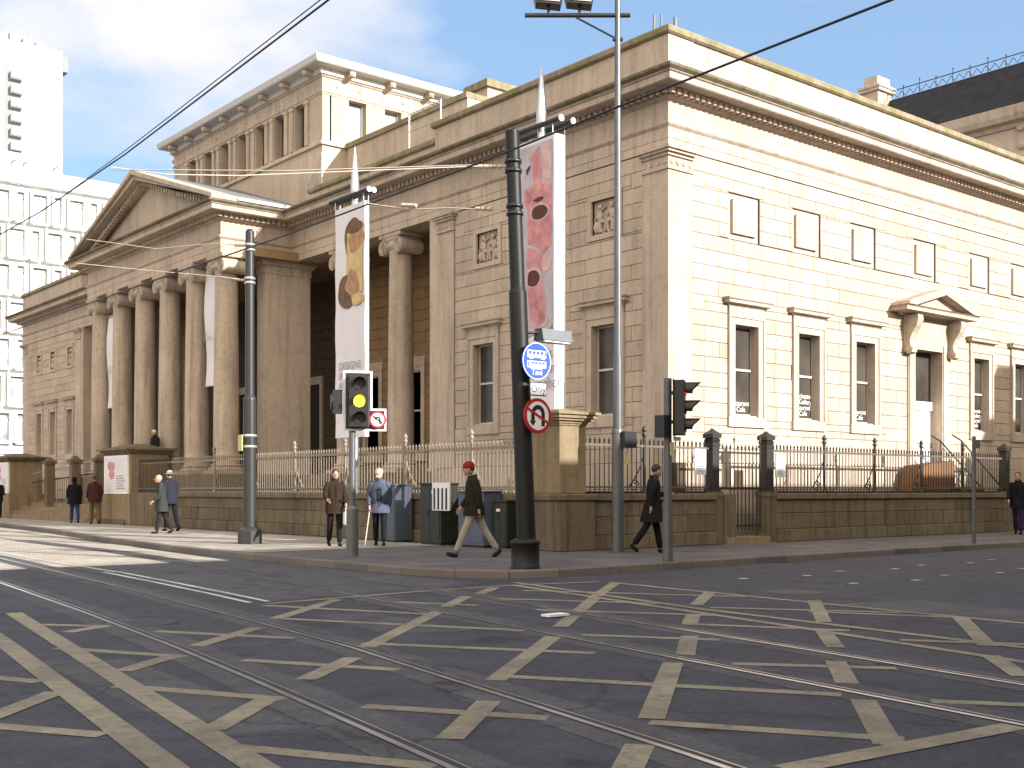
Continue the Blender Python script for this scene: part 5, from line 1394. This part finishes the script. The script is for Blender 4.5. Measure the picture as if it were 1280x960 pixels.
m.build('chimney', M['stone'], MN)

# buildings across the side street: they stand behind the camera's right shoulder and shade the junction
OB = thing('stone_building', 'stone office block across the side street that shades the junction', 'building', (10, -18.5, 0))
m = MB(); m.box(-17.0, 20., -34, -18.5, 0, 7.4); m.build('wall', M['stone'], OB)
m = MB(); m.box(-17.15, 20.1, -34, -18.4, 7.4, 8.35); m.build('cornice', M['trim'], OB)
m = MB(); m.box(-3.0, 20.0, -34, -18.5, 8.35, 8.85); m.build('parapet', M['trim'], OB)
for k in range(9):
    m = MB(); m.box(-15.2 + k * 3.9, -13.6 + k * 3.9, -18.52, -18.46, 1.4, 4.9); m.build('window', M['glass'], OB)
OB2 = thing('stone_building', 'taller stone block with a chimney farther along the side street', 'building', (30, -18.5, 0))
m = MB(); m.box(20.2, 52., -34, -18.5, 0, 11.0); m.build('wall', M['stone'], OB2)
m = MB(); m.box(21.0, 21.9, -20.2, -19.2, 11.0, 13.0); m.build('chimney', M['stone'], OB2)

# ------------------------------------------------------------------ people
def bake_skin(verts, edges, radii, roots=(0,), sub=1):
    me = bpy.data.meshes.new('chain'); me.from_pydata([tuple(v) for v in verts], edges, [])
    o = bpy.data.objects.new('chain', me); COL.objects.link(o)
    sk = o.modifiers.new('skin', 'SKIN'); sk.use_smooth_shade = True
    if not me.skin_vertices: 
        bpy.context.view_layer.update()
    lay = me.skin_vertices[0].data
    for i, r in enumerate(radii):
        lay[i].radius = r if isinstance(r, tuple) else (r, r); lay[i].use_root = i in roots
    if sub: sb = o.modifiers.new('sub', 'SUBSURF'); sb.levels = sub; sb.render_levels = sub
    bpy.context.view_layer.update()
    r = bpy.data.meshes.new_from_object(o.evaluated_get(bpy.context.evaluated_depsgraph_get()))
    bpy.data.objects.remove(o); bpy.data.meshes.remove(me)
    return r
class Fig(MB):
    def chain(s, verts, edges, radii, roots=(0,), sub=1):
        me = bake_skin(verts, edges, radii, roots, sub)
        s.add([v.co.copy() for v in me.vertices], [tuple(p.vertices) for p in me.polygons], True)
        bpy.data.meshes.remove(me)
def person(label, x, y, heading, Hh=1.72, z=.12, legs=((22, 8), (-20, 18)), arms=((-18, 20), (18, 25)), lean=0., jacket=(.03, .03, .03), hem=.80, flare=.0,
           trousers=(.02, .02, .02), hat=None, hair=(.03, .02, .015), longhair=False, shoes=(.015, .013, .012), stick=False, bag=None, nod=0., bulk=1.0, scarf=None, hood=False, shirt=None):
    k = Hh / 1.75
    t = thing('person', label, 'person', (x, y, z), heading)
    hipz = .93
    def leg(a, b, side):
        hp = Vector((0, side * .09, hipz)); a, b = R(a), R(b)
        kn = hp + Vector((sin(a) * .44, side * .0, -cos(a) * .44)); an = kn + Vector((sin(a - b) * .42, 0, -cos(a - b) * .42))
        return hp, kn, an
    LG = [leg(legs[0][0], legs[0][1], 1), leg(legs[1][0], legs[1][1], -1)]
    low = min(l[2].z for l in LG); dz = .085 - low
    up = lambda v: Vector((v[0], v[1], v[2] + dz))
    ln = R(lean)
    def tor(v):                     # lean the upper body about the hips
        v = Vector(v); q = v - Vector((0, 0, hipz)); return Vector((q.x * cos(ln) + q.z * sin(ln), q.y, -q.x * sin(ln) + q.z * cos(ln) + hipz))
    AR = []
    for (a, b), side in zip(arms, (1, -1)):
        a, b = R(a), R(b); sh = Vector((0, side * .185, 1.42)); el = sh + Vector((sin(a) * .28, side * .045, -cos(a) * .28)); wr = el + Vector((sin(a + b) * .24, -side * .01, -cos(a + b) * .24))
        ha = wr + Vector((sin(a + b) * .085, -side * .01, -cos(a + b) * .085)); AR.append([tor(p) for p in (sh, el, wr, ha)] + [Vector((sin(a + b + ln), 0, -cos(a + b + ln)))])
    T = lambda v: (up(tor(v))) * k
    U = lambda v: up(v) * k
    sp = [T((0, 0, .93)), T((0, 0, 1.10)), T((0, 0, 1.30)), T((0, 0, 1.45)), T((.01, 0, 1.53))]
    # --- body
    b = Fig(); V = list(sp); E_ = [(0, 1), (1, 2), (2, 3), (3, 4)]; Rr = [.10, .085, .10, .055, .048]
    for l in LG:
        i = len(V); V += [U(l[0]), U(l[1]), U(l[2])]; E_ += [(0, i), (i, i + 1), (i + 1, i + 2)]; Rr += [.065, .05, .036]
    hands = []
    for a in AR:
        i = len(V); V += [up(a[0]) * k, up(a[1]) * k, up(a[2]) * k, up(a[3]) * k]; E_ += [(3, i), (i, i + 1), (i + 1, i + 2), (i + 2, i + 3)]; Rr += [.042, .036, .026, .034]
        hands.append((up(a[3]) * k, a[4]))
    b.chain(V, E_, [r * k for r in Rr])
    for (hp, dr), side in zip(hands, (1, -1)):     # five curled fingers each
        fw_ = Vector((1, 0, 0)); acr = Vector((cos(0), 0, 0)) - dr * dr.x; acr = acr.normalized() if acr.length > .1 else Vector((0, 0, 1))
        inn = Vector((0, -side, 0))
        for q, L_ in ((-.024, .06), (-.008, .072), (.008, .068), (.024, .055)):
            p0 = hp + acr * q * k; p1 = p0 + (dr * .6 + inn * .15) * L_ * k; p2 = p1 + (dr * .35 + inn * .45) * L_ * .8 * k
            b.tube(p0, p1, .0095 * k, .0085 * k, 6); b.tube(p1, p2, .0085 * k, .0065 * k, 6)
        p0 = hp - dr * .03 * k + acr * .025 * k; p1 = p0 + (acr * .5 + dr * .4 + inn * .2) * .05 * k; b.tube(p0, p1, .011 * k, .009 * k, 6); b.tube(p1, p1 + (dr * .8 + inn * .3) * .028 * k, .009 * k, .007 * k, 6)
    nd = R(nod) + ln * .4
    hc = sp[4] + Vector((.035 * cos(nd) + .02 + .05 * sin(nd), 0, .105 * k))
    rot = Matrix.Rotation(nd, 3, 'Y')
    hp_ = lambda v: hc + rot @ (Vector(v) * k)
    b.ell(hc, (.095 * k, .074 * k, .112 * k), 18, 12, rot=rot); b.ell(hp_((.035, 0, -.055)), (.06 * k, .05 * k, .062 * k), 14, 9, rot=rot)
    b.ell(hp_((.097, 0, -.012)), (.02 * k, .013 * k, .026 * k), 8, 6, rot=rot); b.ell(hp_((.105, 0, -.022)), (.014 * k, .016 * k, .010 * k), 8, 6, rot=rot)
    for s_ in (-1, 1): b.ell(hp_((-.005, s_ * .074, -.01)), (.02 * k, .009 * k, .032 * k), 8, 6, rot=rot)
    b.m = 1; ey = b
    for s_ in (-1, 1): ey.ell(hp_((.083, s_ * .032, .012)), (.012 * k, .013 * k, .007 * k), 8, 6, rot=rot)
    ey.ell(hp_((.087, 0, -.062)), (.010 * k, .024 * k, .005 * k), 8, 5, rot=rot)
    body = b.build('body', [M['skin'], M['maroon']], None); body.parent = t
    lab = label.split()[0]
    def part(mbx, name, mat): o_ = mbx.build(name, mat, None); o_.parent = t; return o_
    # --- hair / hat
    if hair:
        h = MB(); h.ell(hp_((-.018, 0, .03)), (.098 * k, .084 * k, .098 * k), 16, 10, rot=rot)
        if longhair: h.ell(hp_((-.05, 0, -.07)), (.055 * k, .085 * k, .13 * k), 14, 9, rot=rot)
        part(h, 'hair', plain('hair_' + lab, hair, .6, vary=.3, scale=40, bumpy=.3))
    if hat:
        h = MB(); col, kind = hat
        if kind == 'beanie':
            h.ell(hp_((-.008, 0, .055)), (.108 * k, .09 * k, .088 * k), 16, 10, rot=rot); h.ell(hp_((-.005, 0, .03)), (.112 * k, .095 * k, .03 * k), 16, 8, rot=rot)
        elif kind == 'cap':
            h.ell(hp_((-.005, 0, .055)), (.112 * k, .095 * k, .065 * k), 16, 10, rot=rot); h.ell(hp_((.09, 0, .045)), (.07 * k, .07 * k, .012 * k), 14, 6, rot=rot)
        else:
            h.ell(hp_((0, 0, .075)), (.10 * k, .085 * k, .075 * k), 16, 10, rot=rot); h.ell(hp_((0, 0, .04)), (.155 * k, .14 * k, .014 * k), 18, 6, rot=rot)
        part(h, 'hat', cloth(col, 'hat_' + lab))
    if hood:
        h = MB(); h.ell(hp_((-.03, 0, .01)), (.115 * k, .105 * k, .135 * k), 16, 10, rot=rot); part(h, 'hood', cloth(jacket, 'hood_' + lab))
    # --- trousers and shoes
    tr = Fig(); V = [sp[0]]; E_ = []; Rr = [.115 * bulk]
    for l in LG:
        i = len(V); V += [U(l[0]), U(l[1]), U(l[2] + Vector((0, 0, -.005)))]; E_ += [(0, i), (i, i + 1), (i + 1, i + 2)]; Rr += [.098 * bulk, .076, .064]
    tr.chain(V, E_, [r * k for r in Rr]); part(tr, 'trousers', cloth(trousers, 'trousers_' + lab))
    for l, (a, b_) in zip(LG, legs):
        s_ = Fig(); an = U(l[2]); p_ = R(a - b_) * (1.0 if an.z / k < .12 else 1.0)
        tl = R(a - b_) * .8 if (a - b_) > -6 else R(a - b_)
        dv = Vector((cos(tl), 0, sin(tl)))
        if an.z / k < .10 and abs(a - b_) < 12: dv = Vector((1, 0, 0))
        dn_ = Vector((dv.z, 0, -dv.x))
        p0 = an + dn_ * .045 * k - dv * .05 * k; p1 = an + dn_ * .05 * k + dv * .07 * k; p2 = an + dn_ * .055 * k + dv * .16 * k
        s_.chain([an, p0, p1, p2], [(0, 1), (1, 2), (2, 3)], [.046 * k, .042 * k, .045 * k, .034 * k]); part(s_, 'shoe', cloth(shoes, 'shoe_' + lab))
    # --- jacket: torso loft plus sleeves
    j = Fig(); hz = hem
    ring = [(1.50, .070, .074), (1.475, .085, .11), (1.45, .10, .16), (1.40, .118, .205), (1.25, .135 * bulk, .205 * bulk), (1.08, .132 * bulk, .19 * bulk), (.95, .172 * bulk, .215 * bulk)]
    zz = .95
    while zz > hz + .01:
        zz = max(hz, zz - .12); u_ = (.95 - zz) / .5; ring.append((zz, (.178 + flare * u_) * bulk, (.215 + flare * u_) * bulk))
    n = 20; vs = []
    swing = (LG[0][1].x + LG[1][1].x) / 2
    for (z_, rx, ry) in ring:
        for q in range(n):
            a = 2 * pi * q / n; fold = 1 + (.03 * sin(5 * a + z_ * 9) if z_ < 1.38 else 0)
            p = Vector((rx * cos(a) * fold, ry * sin(a) * fold, z_))
            if z_ >= hipz: p = tor(p)
            else:
                p = p + Vector((swing * (hipz - z_), 0, 0)) - Vector((sin(ln) * 0, 0, 0))
            vs.append(up(p) * k)
    m_ = len(ring)
    j.add(vs, [(i * n + q, i * n + (q + 1) % n, (i + 1) * n + (q + 1) % n, (i + 1) * n + q) for i in range(m_ - 1) for q in range(n)], True)
    j.add(vs, [tuple(range(n)), tuple(range(m_ * n - 1, (m_ - 1) * n - 1, -1))])
    for a in AR:
        shp = a[0]; V = [up(Vector((shp.x * .5 + 0 * .5, shp.y * .62, shp.z)) if not lean else tor(Vector((0, (.115 if shp.y > 0 else -.115), 1.42)))) * k, up(a[0]) * k, up(a[1]) * k, up(a[2]) * k]
        j.chain(V, [(0, 1), (1, 2), (2, 3)], [r * k for r in (.085, .085 * bulk ** .5, .066, .050)])
    jm = cloth(jacket, 'jacket_' + lab); jk = part(j, 'jacket', jm)
    dkm = cloth([c_ * .55 for c_ in jacket], 'jacket_trim_' + lab)
    def sub(mbx, name, mt):
        o_ = mbx.build(name, mt, None); o_.parent = jk; return o_
    c_ = MB(); cp_ = sp[3] + Vector((.005, 0, .045 * k)); vs = []
    for z_, r_ in ((-.035, .088), (.0, .094), (.03, .086), (.03, .072), (-.03, .07)):
        for q in range(16):
            a = 2 * pi * q / 16; vs.append(cp_ + Vector((r_ * cos(a) * .95, r_ * sin(a), z_ - .018 * cos(a))) * k)
    c_.add(vs, [(i * 16 + q, i * 16 + (q + 1) % 16, (i + 1) * 16 + (q + 1) % 16, (i + 1) * 16 + q) for i in range(4) for q in range(16)], True); sub(c_, 'collar', jm)
    c_ = MB(); zs_ = [1.40, 1.25, 1.08, .96]; fr_ = [.126, .142 * bulk, .139 * bulk, .178 * bulk]
    for (za, xa), (zb_, xb) in zip(zip(zs_, fr_), zip(zs_[1:], fr_[1:])):
        c_.add([T((xa, -.02, za)), T((xa, .02, za)), T((xb, .02, zb_)), T((xb, -.02, zb_))], [(0, 1, 2, 3)])
    sub(c_, 'placket', dkm)
    for s_ in (-1, 1):
        c_ = MB(); c_.prism([T((.13 * bulk, s_ * .09, 1.06)), T((.10 * bulk, s_ * .165 * bulk, 1.05)), T((.10 * bulk, s_ * .168 * bulk, 1.0)), T((.133 * bulk, s_ * .09, 1.01))], (.035, 0, 0)); sub(c_, 'pocket', dkm)
    if scarf:
        s_ = MB(); c_ = sp[4] - Vector((0, 0, .035 * k)); s_.ell(c_, (.085 * k, .09 * k, .05 * k), 14, 8); part(s_, 'scarf', cloth(scarf, 'scarf_' + lab))
    if shirt:
        s_ = MB(); s_.prism([T((.137, -.045, 1.36)), T((.137, .045, 1.36)), T((.150, .06, 1.0)), T((.150, -.06, 1.0))], (.012, 0, 0)); part(s_, 'shirt', cloth(shirt, 'shirt_' + lab))
    if bag:
        col, sd = bag; hp0 = hands[0 if sd > 0 else 1][0]
        g = MB(); g.cbox(x - 0 + hp0.x * 1 - .11 * k - x, hp0.x + .12 * k, hp0.y - .05, hp0.y + .05, hp0.z - .42 * k, hp0.z - .10 * k, .03)
        for s_ in (-.06, .06): g.tube(hp0 + Vector((s_, 0, -.11 * k)), hp0, .008)
        # the bag is carried: a thing of its own
        cr, sr = cos(heading), sin(heading)
        g.v = [(x + p[0] * cr - p[1] * sr, y + p[0] * sr + p[1] * cr, z + p[2]) for p in g.v]
        bo = g.build('carrier_bag', cloth(col, 'bag_' + lab), loc=(x, y, z + .5)); tag(bo, bag_labels.pop(0), 'bag')
    if stick:
        hp0 = hands[1][0]; cr, sr = cos(heading), sin(heading)
        g = MB(); e = Vector((hp0.x + .16, hp0.y - .1, .004)); g.tube(hp0 + Vector((0, 0, .03)), e, .014, .011, 8); g.tube(hp0 + Vector((-.06, 0, .03)), hp0 + Vector((.06, 0, .03)), .017, n=8)
        g.v = [(x + p[0] * cr - p[1] * sr, y + p[0] * sr + p[1] * cr, z + p[2]) for p in g.v]
        so2 = g.build('walking_stick', M['wirepale'], loc=(x, y, z)); tag(so2, 'thin walking stick in the hand of the old man in the pale cap', 'walking stick')
    return t
bag_labels = ['white carrier bag held by the person behind the traffic light pole']
RTA = math.atan2(-cos(YAW), sin(YAW))      # heading to the right of the picture
person('striding man in a red knitted hat, dark olive jacket and pale trousers', -6.95, -1.62, RTA + pi + .12, 1.80, legs=((25, 3), (-26, 8)), arms=((-14, 16), (14, 24)), lean=4, jacket=(.018, .016, .010), hem=.80, trousers=(.28, .255, .215), hat=((.20, .022, .022), 'beanie'), bulk=1.12)
person('woman in a long black coat and dark hair walking beside the lamp post', -3.42, -2.75, RTA + .15, 1.74, legs=((14, 4), (-22, 14)), arms=((20, 75), (-20, 20)), lean=2, jacket=(.010, .010, .012), hem=.62, flare=.10, trousers=(.008, .008, .010), hair=(.012, .009, .008), scarf=(.05, .05, .06))
person('stooping old man in a pale cap and blue-grey jacket leaning on a walking stick', -5.87, 3.2, math.atan2(-.77, -.55), 1.76, legs=((10, 14), (-8, 6)), arms=((-2, 20), (4, 30)), lean=26, nod=34, jacket=(.075, .09, .13), hem=.72, trousers=(.012, .012, .014), hat=((.40, .35, .28), 'cap'), hair=(.45, .42, .38), stick=True, bulk=1.15, shirt=(.02, .022, .03))
person('dark haired person in a brown jacket mostly hidden behind the traffic light pole', -6.75, 3.65, math.atan2(-.9, -.3), 1.68, legs=((10, 6), (-10, 10)), arms=((5, 35), (8, 60)), jacket=(.03, .019, .013), hem=.74, trousers=(.012, .011, .012), hair=(.02, .012, .010), longhair=True, bag=((.72, .72, .72), 1))
person('blond woman in a grey-green coat on the sunny pavement', -6.69, 13.2, RTA + pi + .3, 1.66, legs=((12, 4), (-12, 14)), arms=((10, 40), (-8, 20)), lean=3, jacket=(.035, .042, .039), hem=.66, flare=.05, trousers=(.02, .018, .018), hair=(.42, .33, .19), longhair=False)
person('man in a pale brimmed hat and navy jacket just behind the blond woman', -5.7, 14.9, RTA + pi - .7, 1.80, legs=((10, 3), (-12, 12)), arms=((-8, 15), (10, 20)), jacket=(.02, .023, .032), hem=.80, trousers=(.010, .010, .011), hat=((.40, .35, .28), 'brim'), bulk=1.1)
person('person in a hooded black coat and blue jeans walking away at far left', -4.9, 25.6, R(80), 1.72, legs=((12, 4), (-12, 12)), arms=((10, 20), (-10, 15)), jacket=(.008, .008, .009), hem=.72, flare=.05, trousers=(.03, .05, .14), hair=None, hood=True, bulk=1.12)
person('person in a maroon jacket and tan trousers walking away at far left', -4.75, 23.9, R(85), 1.76, legs=((10, 4), (-14, 12)), arms=((8, 20), (-8, 25)), jacket=(.05, .016, .016), hem=.80, trousers=(.12, .075, .038), hair=(.03, .02, .015), bulk=1.12)
person('dim figure in dark clothes beside the left poster pier', -4.9, 35.4, R(-100), 1.74, legs=((8, 4), (-8, 6)), arms=((8, 40), (5, 20)), jacket=(.012, .014, .013), hem=.70, trousers=(.010, .010, .010), hair=(.02, .015, .01))
person('person in a black coat and dark purple trousers cut by the right edge', 11.6, -2.5, R(200), 1.74, legs=((14, 5), (-14, 12)), arms=((-14, 20), (14, 25)), jacket=(.010, .010, .014), hem=.74, trousers=(.03, .015, .06), hair=(.02, .015, .012))
person('small white haired person in dark clothes standing between the portico columns', -2.95, 22.72, R(190), 1.66, z=1.9, legs=((4, 3), (-4, 3)), arms=((4, 20), (4, 25)), jacket=(.012, .012, .014), hem=.74, trousers=(.012, .012, .012), hair=(.62, .60, .56))
